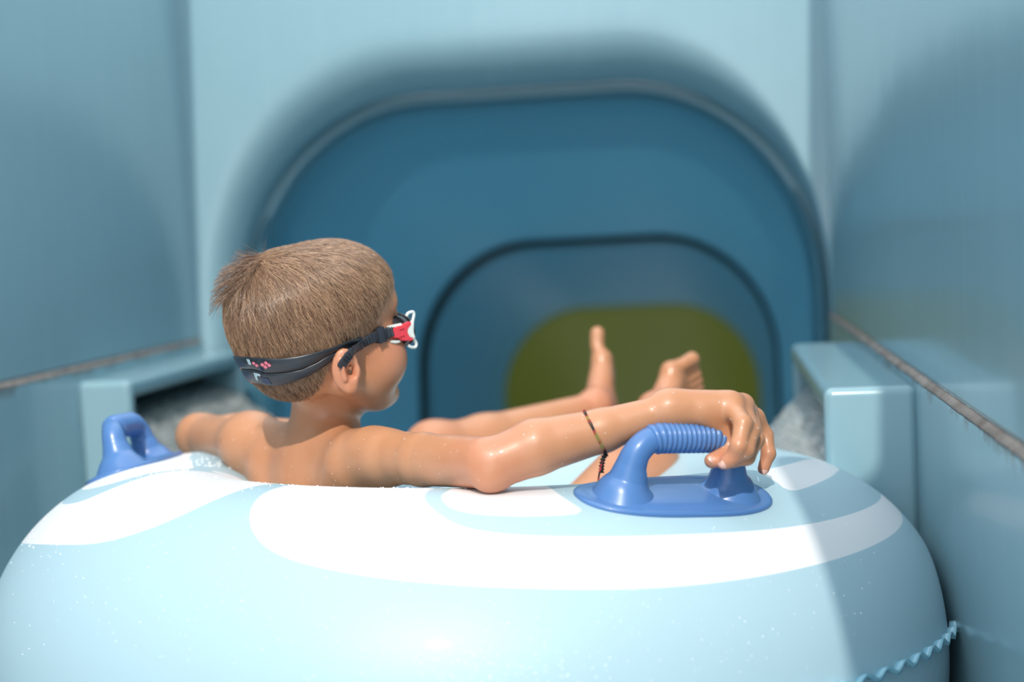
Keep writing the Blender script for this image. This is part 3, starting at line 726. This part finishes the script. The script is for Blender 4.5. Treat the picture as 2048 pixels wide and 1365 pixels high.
# ---- hair: short damp strands combed away from the crown, longer tuft at the crown
CROWN = np.array([-.072, .010, .044])
def strands(roots_L, length, lift, width, seed, tdir=None, segs=5, clump=0., up0=None, cs=(.0035, .0035, .006)):
    r = np.random.default_rng(seed); n = len(roots_L)
    W0 = to_world(roots_L); P = W0.copy(); pts = [P.copy()]
    N0 = hgrad(P); wob = r.normal(size=(n, 3)) * .08
    cell = np.floor(roots_L / np.array(cs)); h = np.abs(np.sin(cell @ np.array([12.9, 78.2, 37.7])) * 43758.5) % 1; h2 = np.abs(np.sin(cell @ np.array([39.3, 11.1, 83.1])) * 24634.6) % 1
    for i in range(segs):
        L = to_local(P)
        t = L - CROWN; t /= np.linalg.norm(t, axis=1)[:, None]
        t = t + np.array([.12, 0, -1.35])                           # combed forward and down
        if tdir is not None: t = t * .35 + np.array(tdir)
        t = t @ HMn.T; N = hgrad(P)
        t = t + wob + np.cross(N, t) * ((h - .5) * clump)[:, None]
        t = t - N * (t * N).sum(1)[:, None]; t /= np.linalg.norm(t, axis=1)[:, None]
        P = P + t * (length / segs)[:, None]
        d = hfield_n(P); tgt = lift * ((i + 1) / segs) ** .8 * (.85 + .3 * h2)
        N = hgrad(P); P = P + N * (tgt - d)[:, None]
        pts.append(P.copy())
    A = np.stack(pts, 1)                                            # n, segs+1, 3
    if up0 is not None: 
        s_ = np.linspace(0, 1, segs + 1)[None, :, None]; A = A + s_ ** 1.3 * up0
    T = np.gradient(A, axis=1); T /= np.linalg.norm(T, axis=2)[..., None] + 1e-9
    Nn = np.repeat(N0[:, None], segs + 1, 1); S_ = np.cross(T, Nn); S_ /= np.linalg.norm(S_, axis=2)[..., None] + 1e-9
    Q = np.cross(S_, T)
    wd = (width[:, None] * np.linspace(1, .25, segs + 1)[None, :] ** .7)[..., None]
    ring3 = [A + S_ * wd, A - S_ * wd * .5 + Q * wd * .8, A - S_ * wd * .5 - Q * wd * .8]
    V = np.stack(ring3, 2).reshape(n, -1, 3)
    base = (np.arange(n) * (segs + 1) * 3)[:, None, None]
    F = []
    for i in range(segs):
        for j in range(3): F.append([i * 3 + j, i * 3 + (j + 1) % 3, (i + 1) * 3 + (j + 1) % 3, (i + 1) * 3 + j])
    F = (np.array(F)[None] + base).reshape(-1, 4)
    tone = np.repeat(np.clip(.45 + (h - .5) * .45 + r.normal(size=n) * .30, 0, 1), (segs + 1) * 3)
    return V.reshape(-1, 3), F, tone
ok = np.flatnonzero(near_head & (hm > 0))
print('scalp verts', len(ok))
def pick(n, msk=None, seed=0):
    r = np.random.default_rng(seed); src = ok if msk is None else ok[msk(L_all[ok])]
    Lr = L_all[r.choice(src, n)] + r.normal(size=(n, 3)) * .0011
    return Lr
Ls = pick(26000, None, 1)
z = Ls[:, 2]
edge = np.clip(hair_mask(Ls) / 4, .25, 1)
parts = [strands(Ls, np.interp(z, [-.09, -.03, .03, .06], [.011, .017, .020, .017]) * edge * rng.uniform(.7, 1.3, len(Ls)), .0032 * edge, rng.uniform(.00016, .00030, len(Ls)), 2, clump=.6)]
Lt = pick(330, lambda L: (np.linalg.norm(L - CROWN, axis=1) < .030), 5)
parts.append(strands(Lt, rng.uniform(.016, .038, 330), .0065, rng.uniform(.00022, .00036, 330), 6, tdir=(-1.0, .2, .25), segs=7, clump=2.2, cs=(.009, .009, .009), up0=np.array([-.009, -.006, .004])))
Lt = pick(46, lambda L: (np.linalg.norm(L - np.array([-.052, .01, .055]), axis=1) < .012), 8)
parts.append(strands(Lt, rng.uniform(.014, .030, 46), .006, rng.uniform(.00018, .00028, 46), 9, tdir=(-.5, 0, .2), segs=6, clump=2.0, cs=(.008, .008, .008), up0=np.array([-.004, 0, .013])))
Vh, Fh, Th, o_ = [], [], [], 0
parts[1] = (parts[1][0], parts[1][1], parts[1][2] * .45); parts[2] = (parts[2][0], parts[2][1], parts[2][2] * .45)
for v, f, t in parts: Vh.append(v); Fh.append(f + o_); Th.append(t); o_ += len(v)
Vh, Fh, Th = np.concatenate(Vh), np.concatenate(Fh), np.concatenate(Th)
hme = bpy.data.meshes.new('hair'); hme.vertices.add(len(Vh)); hme.vertices.foreach_set('co', Vh.reshape(-1))
hme.loops.add(len(Fh) * 4); hme.polygons.add(len(Fh)); hme.loops.foreach_set('vertex_index', Fh.reshape(-1).astype(np.int32)); hme.polygons.foreach_set('loop_start', np.arange(len(Fh)) * 4)
hme.update(calc_edges=True); hme.polygons.foreach_set('use_smooth', [True] * len(Fh))
ta = hme.attributes.new('tone', 'FLOAT', 'POINT'); ta.data.foreach_set('value', Th.astype(np.float32))
hair = bpy.data.objects.new('hair', hme); C.objects.link(hair); hair.parent = person
M_hair = mat('hair', srgb(120, 88, 66), .24, spec=1.0); k = NT(M_hair)
ta_ = k.n('ShaderNodeAttribute', _attribute_name='tone'); mx = k.n('ShaderNodeMix', _data_type='RGBA')
mx.inputs[6].default_value = srgb(100, 66, 44); mx.inputs[7].default_value = srgb(226, 182, 144); k.l(ta_.outputs['Fac'], mx.inputs[0]); k.l(mx.outputs[2], k.b.inputs['Base Color'])
hme.materials.append(M_hair)
print('hair', _t.time() - _t0)
# ---- nails and swim trunks (parts of the person)
M_nail = mat('nail', srgb(226, 176, 160), .22, coat=.3)
def nail(tip, prev, out, r, parent):
    tip, prev = Vector(tip), Vector(prev); ax = (tip - prev).normalized(); out = (Vector(out) - ax * Vector(out).dot(ax)).normalized(); sd = ax.cross(out)
    c = tip + ax * r * .15 + out * r * .80; V = []; n = 12
    for ring_, (f, h) in enumerate(((1.0, -.0006), (.85, .0004), (.45, .0009))):
        for j in range(n):
            t = 2 * math.pi * j / n; V.append(c + ax * math.cos(t) * r * .95 * f + sd * math.sin(t) * r * .72 * f + out * (h - .35 * r * (math.sin(t) * f) ** 2 * .6))
    Fc = [(i * n + j, i * n + (j + 1) % n, (i + 1) * n + (j + 1) % n, (i + 1) * n + j) for i in range(2) for j in range(n)] + [tuple(range(2 * n, 3 * n))]
    return mesh_obj('fingernail', V, Fc, M_nail, parent)
camv = Vector((0, 0, H0))
for i, f_ in enumerate(FNG):
    # back of each finger: opposite the side it curls towards
    ax = (f_[3] - f_[2]).normalized(); o_ = (camv - f_[3]).normalized() + Vector((.35, 0, 0)) if i < 3 else (camv - f_[3]).normalized() + Vector((.8, 0, 0))
    nail(f_[3], f_[2], o_, rr_h[i], person)
nail(TH[3], TH[2], (camv - TH[3]).normalized() + Vector((0, 0, .3)), .0068, person)
_keep = PR[:]
shorts = [Ell(belly + Vector((0, 0, -.06)), (.072, .095, .06), np.array([fwd, lft, Vector((0, 0, 1))]).T, k=.03), Ell(hip, (.084, .104, .074), np.array([fwd, lft, Vector((0, 0, 1))]).T, k=.04),
          Cone(hipR, hipR.lerp(knR, .50), .068, .062, k=.03), Cone(hipL, hipL.lerp(knL, .42), .068, .062, k=.03)]
sf = lambda P: field(P, shorts)
al = np.array([np.r_[p.c - p.R, p.c + p.R] for p in shorts])
SV, SF = surface_nets(sf, al[:, :3].min(0) - .01, al[:, 3:].max(0) + .01, .006)
M_short = noise_mat('trunks_cloth', srgb(34, 52, 88), srgb(28, 44, 78), 20, .8, .05)
mesh_obj('swim_trunks', SV.tolist(), SF.tolist(), M_short, person)

# ------------------------------------------------------------------ swim goggles
M_rub = noise_mat('black_rubber', srgb(40, 44, 50), srgb(52, 56, 64), 30, .34, .06)
M_rubp = noise_mat('ribbed_black_plastic', srgb(44, 48, 56), srgb(58, 62, 72), 30, .36, .06)
M_white = mat('white_plastic', srgb(236, 240, 234), .3, coat=.2)
M_red = mat('coral_red_plastic', srgb(238, 72, 84), .36, coat=.2)
M_lens = mat('dark_lens', srgb(14, 18, 22), .08, coat=.6)
M_pink = mat('pink_print', srgb(232, 120, 140), .5); M_pale = mat('pale_print', srgb(176, 196, 204), .5); M_navy = mat('navy_print', srgb(32, 50, 84), .5)
gog = empty('swim_goggles', hl(.095, 0, -.026))
tag(gog, 'black swim goggles with white frame and coral red side clips on the child', 'goggles')
def loc_angle(p):
    l = to_local(np.array(p)); return math.atan2(-l[1], -l[0]), l[2]        # 0 at the back of the head, positive on the right side
def skin_at(phi, zl, off):
    """point on the head's surface at azimuth phi from the back, local height zl"""
    d = np.array([-math.cos(phi), -math.sin(phi), 0.]); r = .135
    for _ in range(60):
        s = hfield_n(to_world(d * r + np.array([0, 0, zl]))[None])[0]
        if s < 1e-4: break
        r -= s * .9
    return Vector(to_world(d * (r + off) + np.array([0, 0, zl])))
def curve_of(pxs):
    a = sorted(loc_angle(trace(x, y, hfield_n)) for x, y in pxs); return [q[0] for q in a], [q[1] for q in a]
cu = curve_of([(499, 712), (530, 714), (558, 716), (600, 711), (634, 703), (665, 693), (693, 682), (720, 672), (746, 664), (772, 656)])
cm = curve_of([(514, 738), (540, 746), (575, 744), (605, 738), (635, 724), (655, 711), (680, 699), (705, 689), (746, 674), (772, 668)])
cl = curve_of([(530, 767), (548, 771), (564, 771), (592, 763), (620, 752), (645, 736), (660, 724), (680, 712), (705, 700), (746, 686), (772, 680)])
print('strap', [round(q, 3) for q in cu[0]], [round(q, 3) for q in cu[1]], [round(q, 3) for q in cl[1]])
PHI1 = 2.28
def zof(c, phi): return float(np.interp(abs(phi), c[0], c[1]))
def strap_band(name, ct, cb, off, gap):
    rings = []; n = 150
    for i in range(n + 1):
        phi = -PHI1 + 2 * PHI1 * i / n
        zt_, zb_ = zof(ct, phi) - gap, zof(cb, phi) + gap; back = max(0, 1 - (abs(phi) / 1.9) ** 4)
        o_ = off + .0032 * back
        up = [skin_at(phi, zt_ + (zb_ - zt_) * q, o_ + .0010 * math.sin(math.pi * q)) for q in (0, .18, .5, .82, 1)]
        inn = [skin_at(phi, zt_ + (zb_ - zt_) * q, o_ - .0016) for q in (1, .5, 0)]
        rings.append(up + inn)
    V, Fc = loft(rings, cap=True); o = mesh_obj(name, V, Fc, M_rub); adopt(gog, o); return o
s1 = strap_band('strap', cu, cm, .0020, .0004); s2 = strap_band('strap', cm, cl, .0022, .0004)
def decal(name, pxs, m, off):
    """flat print on the strap, as small pieces wrapped on its surface"""
    bm = bmesh.new(); P = []
    for x, y in pxs:
        ph, zl = loc_angle(trace(x, y, hfield_n)); P.append(skin_at(ph, zl, off))
    fr = [bm.verts.new(p) for p in P]; cn = sum(P, Vector()) / len(P); N = (camv - cn).normalized()
    bk = [bm.verts.new(p - N * .0004) for p in P]
    bm.faces.new(fr); bm.faces.new(bk[::-1]); n = len(P)
    for i in range(n): bm.faces.new((fr[i], bk[i], bk[(i + 1) % n], fr[(i + 1) % n]))
    bmesh.ops.recalc_face_normals(bm, faces=bm.faces[:]); o = bm_obj(name, bm, m, smooth=False); adopt(gog, o); return o
def dia(x, y, a=4.3, t=-.1): return [(x - a, y + t * a), (x + t * a, y - a * .95), (x + a, y - t * a), (x - t * a, y + a * .95)]
OD = .0068
for x, y in ((533.5, 727.5), (539.5, 732), (546, 728.5), (540, 724)) : decal('print_mark', dia(x, y), M_pink, OD)
for x, y in ((517, 724.5), (523, 729)) : decal('print_mark', dia(x, y, 3.8), M_pink, OD)
decal('print_mark', [(503, 716), (509, 717), (513, 728), (508, 727)], M_pale, OD)
decal('print_mark', [(528, 733), (532, 735), (536, 741), (530, 740)], M_navy, OD)
decal('print_mark', [(517, 743), (529, 746), (531, 750), (524, 750), (527, 760), (522, 757)], M_pale, OD)
decal('print_mark', [(530, 752), (545, 755), (552, 767), (536, 764)], M_navy, OD)
# ribbed side straps: block, short ribbed length and the curled tail before the ear; mirrored on the hidden side
def mirror_pt(p):
    l = to_local(np.array(p)); l[1] = -l[1]; return Vector(to_world(l))
tail_px = [(792, 664), (780, 665), (765, 667), (748, 672), (730, 679), (712, 690), (698, 703), (686, 718), (677, 735)]
tail = []
for i, (x, y) in enumerate(tail_px):
    p = Vector(trace(x, y, hfield if 4 <= i else hfield_n)); n_ = Vector(hgrad(np.array(p)[None])[0]); tail.append((p + n_ * (.0040 if i < 8 else .0030), n_))
tail[0] = (tail[1][0] + (tail[1][0] - tail[2][0]) * .8, tail[1][1])
tp = catmull([q[0] for q in tail], 14); tn = catmull([q[1] for q in tail], 14)
def ribbed(side):
    rings = []; m_ = len(tp)
    for i in range(m_):
        p, n_ = tp[i], tn[i].normalized(); t = (tp[min(i + 1, m_ - 1)] - tp[max(i - 1, 0)]).normalized(); w_ = n_.cross(t).normalized()
        rib = (.0006 if i % 5 < 3 else -.0006) if i < m_ - 12 else 0
        hw = .0056 if i < m_ - 8 else .0056 * math.sqrt(max(.02, 1 - ((i - m_ + 8) / 8) ** 2)); th = .0016 + rib
        r4 = [p + w_ * hw * a + n_ * th * b_ for a, b_ in ((1, -.6), (1, .7), (.7, 1), (-.7, 1), (-1, .7), (-1, -.6))]
        rings.append(r4 if side > 0 else [mirror_pt(q) for q in r4])
    V, Fc = loft(rings, cap=True); o = mesh_obj('ribbed_strap_end', V, Fc, M_rubp, smooth=False); adopt(gog, o)
    # slide block
    i = 36; p, n_ = tp[i], tn[i].normalized(); t = (tp[i + 1] - tp[i - 1]).normalized(); w_ = n_.cross(t).normalized()
    bm = bmesh.new(); bmesh.ops.create_cube(bm, size=1)
    for v in bm.verts: v.co = p + t * v.co.x * .0075 + w_ * v.co.y * .0150 + n_ * (v.co.z * .0062 + .0003)
    bmesh.ops.bevel(bm, geom=bm.edges[:], offset=.0009, segments=2, affect='EDGES')
    if side < 0:
        for v in bm.verts: v.co = mirror_pt(v.co)
        bmesh.ops.reverse_faces(bm, faces=bm.faces[:])
    o = bm_obj('slide_block', bm, M_rubp, smooth=False); adopt(gog, o)
ribbed(1); ribbed(-1)
# side frame and clip lie in a plane beside the temple (local y = const)
def plane_hit(px, py, yl):
    d = HMn.T @ ray(px, py); o = HMn.T @ (np.array([0, 0, H0]) - np.array(HEAD)); t = (yl - o[1]) / d[1]; return o + d * t      # local coords
def plate(name, pxs, y0_, th, m, bev=.0008, side=1):
    L = [plane_hit(x, y, y0_) for x, y in pxs]; bm = bmesh.new()
    a = [bm.verts.new(to_world(np.array([l[0], side * (y0_ - th / 2), l[2]]))) for l in L]; b_ = [bm.verts.new(to_world(np.array([l[0], side * (y0_ + th / 2), l[2]]))) for l in L]
    n = len(L); bm.faces.new(a); bm.faces.new(b_[::-1])
    for i in range(n): bm.faces.new((a[i], b_[i], b_[(i + 1) % n], a[(i + 1) % n]))
    bmesh.ops.recalc_face_normals(bm, faces=bm.faces[:])
    if bev: bmesh.ops.bevel(bm, geom=[e for e in bm.edges if e.calc_face_angle(0) > .6], offset=bev, segments=2, affect='EDGES')
    o = bm_obj(name, bm, m, smooth=False); adopt(gog, o); return o
YS = -.0600
for sd_ in (1, -1):
    plate('side_clip', [(784, 663), (785, 657), (792, 653.5), (803, 651), (811, 646), (817.5, 643), (821, 646.5), (819, 651), (814, 657), (812.5, 666), (817.5, 674), (823.6, 676.5), (823.6, 681.7), (812, 682.5), (801.7, 681.7), (797, 677.5), (786, 676.5), (783, 669)], YS, .0060, M_red, side=sd_)
    plate('frame_arm', [(774.5, 652.5), (775, 658), (788, 656), (803, 653), (803, 646.5), (790, 649)], YS + .001, .0040, M_white, side=sd_)
    plate('frame_arm', [(779, 682), (780, 686), (790, 687.5), (800, 685), (800, 681), (790, 681)], YS + .001, .0040, M_white, side=sd_)
    plate('frame_side', [(814, 657), (820, 649), (823, 642), (826, 640), (826, 650), (825.5, 664), (828, 674), (827, 680), (823.5, 677), (818, 674), (813.5, 666)], YS - .0002, .0052, M_white, side=sd_)
    # slot details on the clip
    for (xa, ya) in ((804, 658.5), (805, 672.5)):
        plate('clip_slot', [(xa - 5, ya + 1.6), (xa + 4, ya - 1.2), (xa + 4.5, ya + .3), (xa - 4.5, ya + 3)], YS - .0031, .0008, M_lens if 0 else mat('slot_red', srgb(168, 34, 50), .5), 0, side=sd_)
for sd_ in (1, -1):                                   # white bar hooked round the outer edge of the frame
    bp_ = [np.array(plane_hit(x, y, YS + .002)) for x, y in ((813, 633), (816, 627), (826, 624.5), (827.5, 632), (824.5, 646), (823.5, 662), (827, 676), (832.5, 688), (830, 695), (820, 694), (817, 690))]
    V, Fc = loft(tube_rings(catmull([Vector(to_world(np.array([q[0], sd_ * q[1], q[2]]))) for q in bp_], 6), .0017, 8), cap=True)
    o = mesh_obj('frame_bar', V, Fc, M_white); adopt(gog, o)
def eyecup(sd_):
    B = np.array([[0, 0, 1.]])
    f_top, f_bot = plane_hit(824, 629, YS), plane_hit(828, 693, YS)
    xf = (f_top[0] + f_bot[0]) / 2; zc = (f_top[2] + f_bot[2]) / 2; hz = (f_top[2] - f_bot[2]) / 2
    def oval(xc, yc, hy, hz_, slant, n=44, zc_=zc):
        o_ = []
        for j in range(n):
            t = 2 * math.pi * j / n; c, s_ = math.cos(t), math.sin(t)
            yy = yc + hy * abs(c) ** .8 * math.copysign(1, c); zz = zc_ + hz_ * abs(s_) ** .75 * math.copysign(1, s_) * (1 + .10 * c)
            o_.append(Vector(to_world(np.array([xc + slant * (-(yy - yc)) , sd_ * -1 * yy * -1 if 0 else sd_ * yy, zz]))))
        return o_
    yc = -.0315
    # soft cup from the eye socket out to the frame
    rings = [oval(.070, yc, .0265, hz * .86, -.30, zc_=zc + .001), oval(.080, yc, .0275, hz * .96, -.20, zc_=zc + .001), oval(xf - .010, yc, .0285, hz * 1.0, 0), oval(xf - .003, yc, .0295, hz * 1.03, 0), oval(xf - .003, yc, .0225, hz * .75, 0)]
    V, Fc = loft(rings); o = mesh_obj('eye_cup', V, Fc, M_rub); adopt(gog, o)
    V = oval(xf - .0015, yc, .0228, hz * .78, 0) + oval(xf + .0015, yc, .019, hz * .62, 0); n = 44
    Fc = [(j, (j + 1) % n, n + (j + 1) % n, n + j) for j in range(n)] + [tuple(range(n, 2 * n))]
    o = mesh_obj('lens', V, Fc, M_lens); adopt(gog, o)
    path = oval(xf + .001, yc, .0280, hz * .98, 0); path = path + path[:1]
    V, Fc = loft(tube_rings(path, .0019, 8)); o = mesh_obj('lens_frame', V, Fc, M_rub); adopt(gog, o)
    return xf, zc
xf, zc = eyecup(1); eyecup(-1)
br = [Vector(to_world(np.array([xf + .0015 - .003 * abs(q), q * .0055, zc + .003 + .003 * (1 - q * q)]))) for q in (-1, -.5, 0, .5, 1)]
V, Fc = loft(tube_rings(br, .0022, 8), cap=True); o = mesh_obj('nose_bridge', V, Fc, M_rub); adopt(gog, o)

# ------------------------------------------------------------------ thread bracelet
M_thr = mat('red_black_thread', srgb(150, 44, 50), .7); k = NT(M_thr)
tc = k.n('ShaderNodeTexCoord'); wv_ = k.n('ShaderNodeTexNoise', Scale=120, Detail=0); k.l(tc.outputs['Object'], wv_.inputs['Vector'])
rp = k.n('ShaderNodeValToRGB'); rp.color_ramp.interpolation = 'CONSTANT'; e_ = rp.color_ramp.elements; e_[0].color = srgb(34, 34, 36); e_[1].position = .46; e_[1].color = srgb(176, 40, 50)
e2_ = rp.color_ramp.elements.new(.60); e2_.color = srgb(150, 140, 70)
k.l(wv_.outputs[0], rp.inputs[0]); k.l(rp.outputs[0], k.b.inputs['Base Color'])
M_blk = mat('black_thread', srgb(24, 24, 28), .7)
fc = elR.lerp(wrR, .60); ax0 = (wrR - elR).normalized()
A_, B_ = pt(1166, 822, 1.33), pt(1207, 903, 1.32)
# tilted loop round the forearm
bu = (A_ - B_).normalized(); bx = (camv - fc).normalized(); bx = (bx - bu * bx.dot(bu)).normalized(); nn_ = bu.cross(bx).normalized()
cen = (A_ + B_) / 2
t_ = ((cen - elR).dot(ax0)) / (wrR - elR).length; cen = cen.lerp(elR + ax0 * ((cen - elR).dot(ax0)), 1.0)
bang = empty('bracelet', cen); tag(bang, 'thin red and black knotted thread bracelet around the outstretched forearm', 'bracelet')
for q_, dz in enumerate((-.0009, .0009)):
    loop = []
    for i in range(73):
        t = 2 * math.pi * i / 72; d = bu * math.cos(t) + bx * math.sin(t); r = .045
        for _ in range(40):
            s_ = field(np.array(cen + d * r)[None], PR, cull=False)[0]
            if s_ < 1e-4: break
            r -= s_ * .8
        loop.append(cen + d * (r + .0008) + nn_ * (dz * .8 + .0002 * math.sin(9 * t + q_ * 3)))
    V, Fc = loft(tube_rings(loop, .00062, 7)); o = mesh_obj('cord', V, Fc, M_thr); adopt(bang, o)
kn0 = loop[36]; pts_ = [kn0, kn0 + Vector((-.003, -.001, -.003)), kn0 + Vector((-.005, -.001, -.010)), kn0 + Vector((-.006, 0, -.017))]
V, Fc = loft(tube_rings(catmull(pts_, 8), [.0022 + .0008 * math.sin(i * 1.9) for i in range(25)], 8), cap=True); o = mesh_obj('knot_tassel', V, Fc, M_blk); adopt(bang, o)
pts_ = [kn0 + Vector((-.001, 0, -.002)), kn0 + Vector((-.0045, -.002, -.007)), kn0 + Vector((-.009, -.003, -.024)), kn0 + Vector((-.010, -.003, -.034))]
V, Fc = loft(tube_rings(catmull(pts_, 8), [.0010] * 25, 6), cap=True); o = mesh_obj('knot_tassel', V, Fc, M_thr); adopt(bang, o)

# ------------------------------------------------------------------ water
def water_mat(name, tint, foam, mixlo, mixhi, scale, stretch):
    m = mat(name, tint, .08, spec=.5); k = NT(m); b_ = k.b; b_.inputs['Transmission Weight'].default_value = 1.0; b_.inputs['IOR'].default_value = 1.33
    d = k.n('ShaderNodeBsdfDiffuse'); d.inputs['Color'].default_value = foam
    tc = k.n('ShaderNodeTexCoord'); mp = k.n('ShaderNodeMapping'); mp.inputs['Scale'].default_value = stretch; k.l(tc.outputs['UV'], mp.inputs['Vector'])
    no = k.n('ShaderNodeTexNoise', Scale=scale, Detail=7, Roughness=.7); k.l(mp.outputs[0], no.inputs['Vector'])
    mr = k.n('ShaderNodeMapRange'); mr.inputs[1].default_value = .36; mr.inputs[2].default_value = .64; mr.inputs[3].default_value = mixlo; mr.inputs[4].default_value = mixhi; k.l(no.outputs[0], mr.inputs[0])
    ms = k.n('ShaderNodeMixShader'); k.l(mr.outputs[0], ms.inputs[0]); k.l(b_.outputs[0], ms.inputs[1]); k.l(d.outputs[0], ms.inputs[2])
    k.l(ms.outputs[0], k.t.nodes['Material Output'].inputs[0])
    bp = k.n('ShaderNodeBump', Strength=.8, Distance=.01); k.l(no.outputs[0], bp.inputs['Height']); k.l(bp.outputs[0], b_.inputs['Normal']); k.l(bp.outputs[0], d.inputs['Normal'])
    return m
M_gush = water_mat('foaming_water', (.75, .9, .92, 1), (.46, .50, .49, 1), .15, .95, 3.0, (3.0, 22, 1))
M_pool = water_mat('thin_water', (.8, .95, .97, 1), (.5, .6, .62, 1), 0., .35, 5, (6, 6, 1))
def gush(name, p00, p10, drop, out, label, seed, nu_=150, nv_=110):
    """sheet of water leaving an opening between p00 and p10 (top lip), falling along out"""
    random.seed(seed); p00, p10 = Vector(p00), Vector(p10); out = Vector(out); V = []; uvs = []
    for i in range(nu_):
        s_ = i / (nu_ - 1); base = p00.lerp(p10, s_)
        for j in range(nv_):
            t = j / (nv_ - 1)
            p = base + out * (t ** .9 * (.85 + .25 * noise.noise(Vector((s_ * 7, seed, 0))))) + Vector((0, 0, -drop * t ** 1.6))
            n_ = noise.noise(Vector((s_ * 26, t * 3.2, seed))) * .013 + noise.noise(Vector((s_ * 70, t * 9, seed + 3))) * .007 + noise.noise(Vector((s_ * 150, t * 30, seed + 7))) * .003
            p += Vector((0, 0, 1)) * n_ * (.35 + t) + out.normalized() * n_ * .8
            V.append(p); uvs.append((s_, t))
    Fc = [(i * nv_ + j, i * nv_ + j + 1, (i + 1) * nv_ + j + 1, (i + 1) * nv_ + j) for i in range(nu_ - 1) for j in range(nv_ - 1)]
    # closed body: an underside with the same edge
    m0 = len(V); V += [v + Vector((0, 0, -.012)) - out * .05 for v in V]; uvs += uvs
    Fc += [tuple(q + m0 for q in f[::-1]) for f in Fc]
    edge = [i * nv_ for i in range(nu_)] + [(nu_ - 1) * nv_ + j for j in range(1, nv_)] + [i * nv_ + nv_ - 1 for i in range(nu_ - 2, -1, -1)] + [j for j in range(nv_ - 2, 0, -1)]
    Fc += [(edge[i], edge[(i + 1) % len(edge)], edge[(i + 1) % len(edge)] + m0, edge[i] + m0) for i in range(len(edge))]
    o = mesh_obj(name, V, Fc, M_gush); uv = o.data.uv_layers.new(name='UVMap')
    li = np.empty(len(o.data.loops), np.int32); o.data.loops.foreach_get('vertex_index', li); uv.data.foreach_set('uv', np.array(uvs, np.float32)[li].reshape(-1))
    tag(o, label, 'water', kind='stuff'); return o
zw = H0 - .25
gush('gushing_water', (XL + .012, 2.40, H0 - .285), (XL + .012, 2.91, H0 - .280), .25, (.34, .02, 0), 'foamy water pouring out of the left inlet opening', 3)
gush('gushing_water', (XR - .012, 1.80, H0 - .262), (XR - .012, 2.37, H0 - .240), .23, (-.27, .05, 0), 'white water gushing out of the right inlet opening', 8)
pw = slab('water', XL + .01, XR - .01, YB + .02, YE + .1, -.01, .012, M_pool, .0)
del pw['kind']; tag(pw, 'shallow clear water covering the slide floor under the ring', 'water', kind='stuff')
# beads of water on the ring and on the skin: nobody could count them
M_bead = mat('water_bead', (.9, .93, .95, 1), .05);  M_bead.node_tree.nodes['Principled BSDF'].inputs['IOR'].default_value = 1.33
def beads(name, spots, label):
    bm = bmesh.new(); bmesh.ops.create_icosphere(bm, subdivisions=1, radius=1); bv = np.array([v.co for v in bm.verts]); bf = np.array([[v.index for v in f.verts] for f in bm.faces]); bm.free()
    V, Fc = [], []
    for i, (p, n_, r) in enumerate(spots):
        n_ = Vector(n_); a = n_.orthogonal().normalized(); c = n_.cross(a); M_ = np.array([a, c, n_ * .6]) * r
        V.append(bv @ M_ + np.array(p)); Fc.append(bf + i * len(bv))
    o = mesh_obj(name, np.concatenate(V).tolist(), np.concatenate(Fc).tolist(), M_bead); tag(o, label, 'water', kind='stuff'); return o
random.seed(11); sp = []
for cx, cy, sx_, sy_, n_b, r0 in ((410, 930, 45, 12, 150, .0013), (330, 945, 90, 14, 120, .0009), (560, 968, 160, 5, 140, .0009), (800, 972, 160, 4, 160, .0009), (330, 1150, 240, 90, 150, .0006), (950, 1290, 300, 60, 160, .0006), (1500, 1150, 250, 110, 110, .0006), (1350, 985, 140, 25, 90, .0006), (80, 1080, 50, 30, 90, .0008), (960, 1335, 120, 26, 120, .0007)):
    for _ in range(n_b):
        x, y = random.gauss(cx, sx_), random.gauss(cy, sy_); d = ray(x, y); t = .8; ok_ = False
        for _2 in range(60):
            p = Vector(d * t) + camv; s_ = torus_sd(p)
            if s_ < 3e-4: ok_ = True; break
            t += s_ * .9
            if t > 2.2: break
        if ok_ and p.x < XR - .03: sp.append((p, tnorm(*torus_uv(p)), r0 * random.uniform(.5, 1.5)))
beads('water_beads', sp, 'tiny clear water drops scattered over the top of the swim ring')
sp = []
m_ = np.flatnonzero((BV[:, 1] < 1.7) & (BV[:, 0] > -.58) & (np.linalg.norm(L_all, axis=1) > .15) & (BV[:, 2] > H0 - .27))
nrm_ = np.empty(len(boy.vertices) * 3, np.float32); boy.vertices.foreach_get('normal', nrm_); nrm_ = nrm_.reshape(-1, 3)
for i in np.random.default_rng(4).choice(m_, 260): sp.append((Vector(BV[i]), Vector(nrm_[i].tolist()), random.uniform(.00025, .0006)))
beads('water_beads', sp, 'tiny clear water drops beading on the child\'s back and arm')
print('total', _t.time() - _t0)
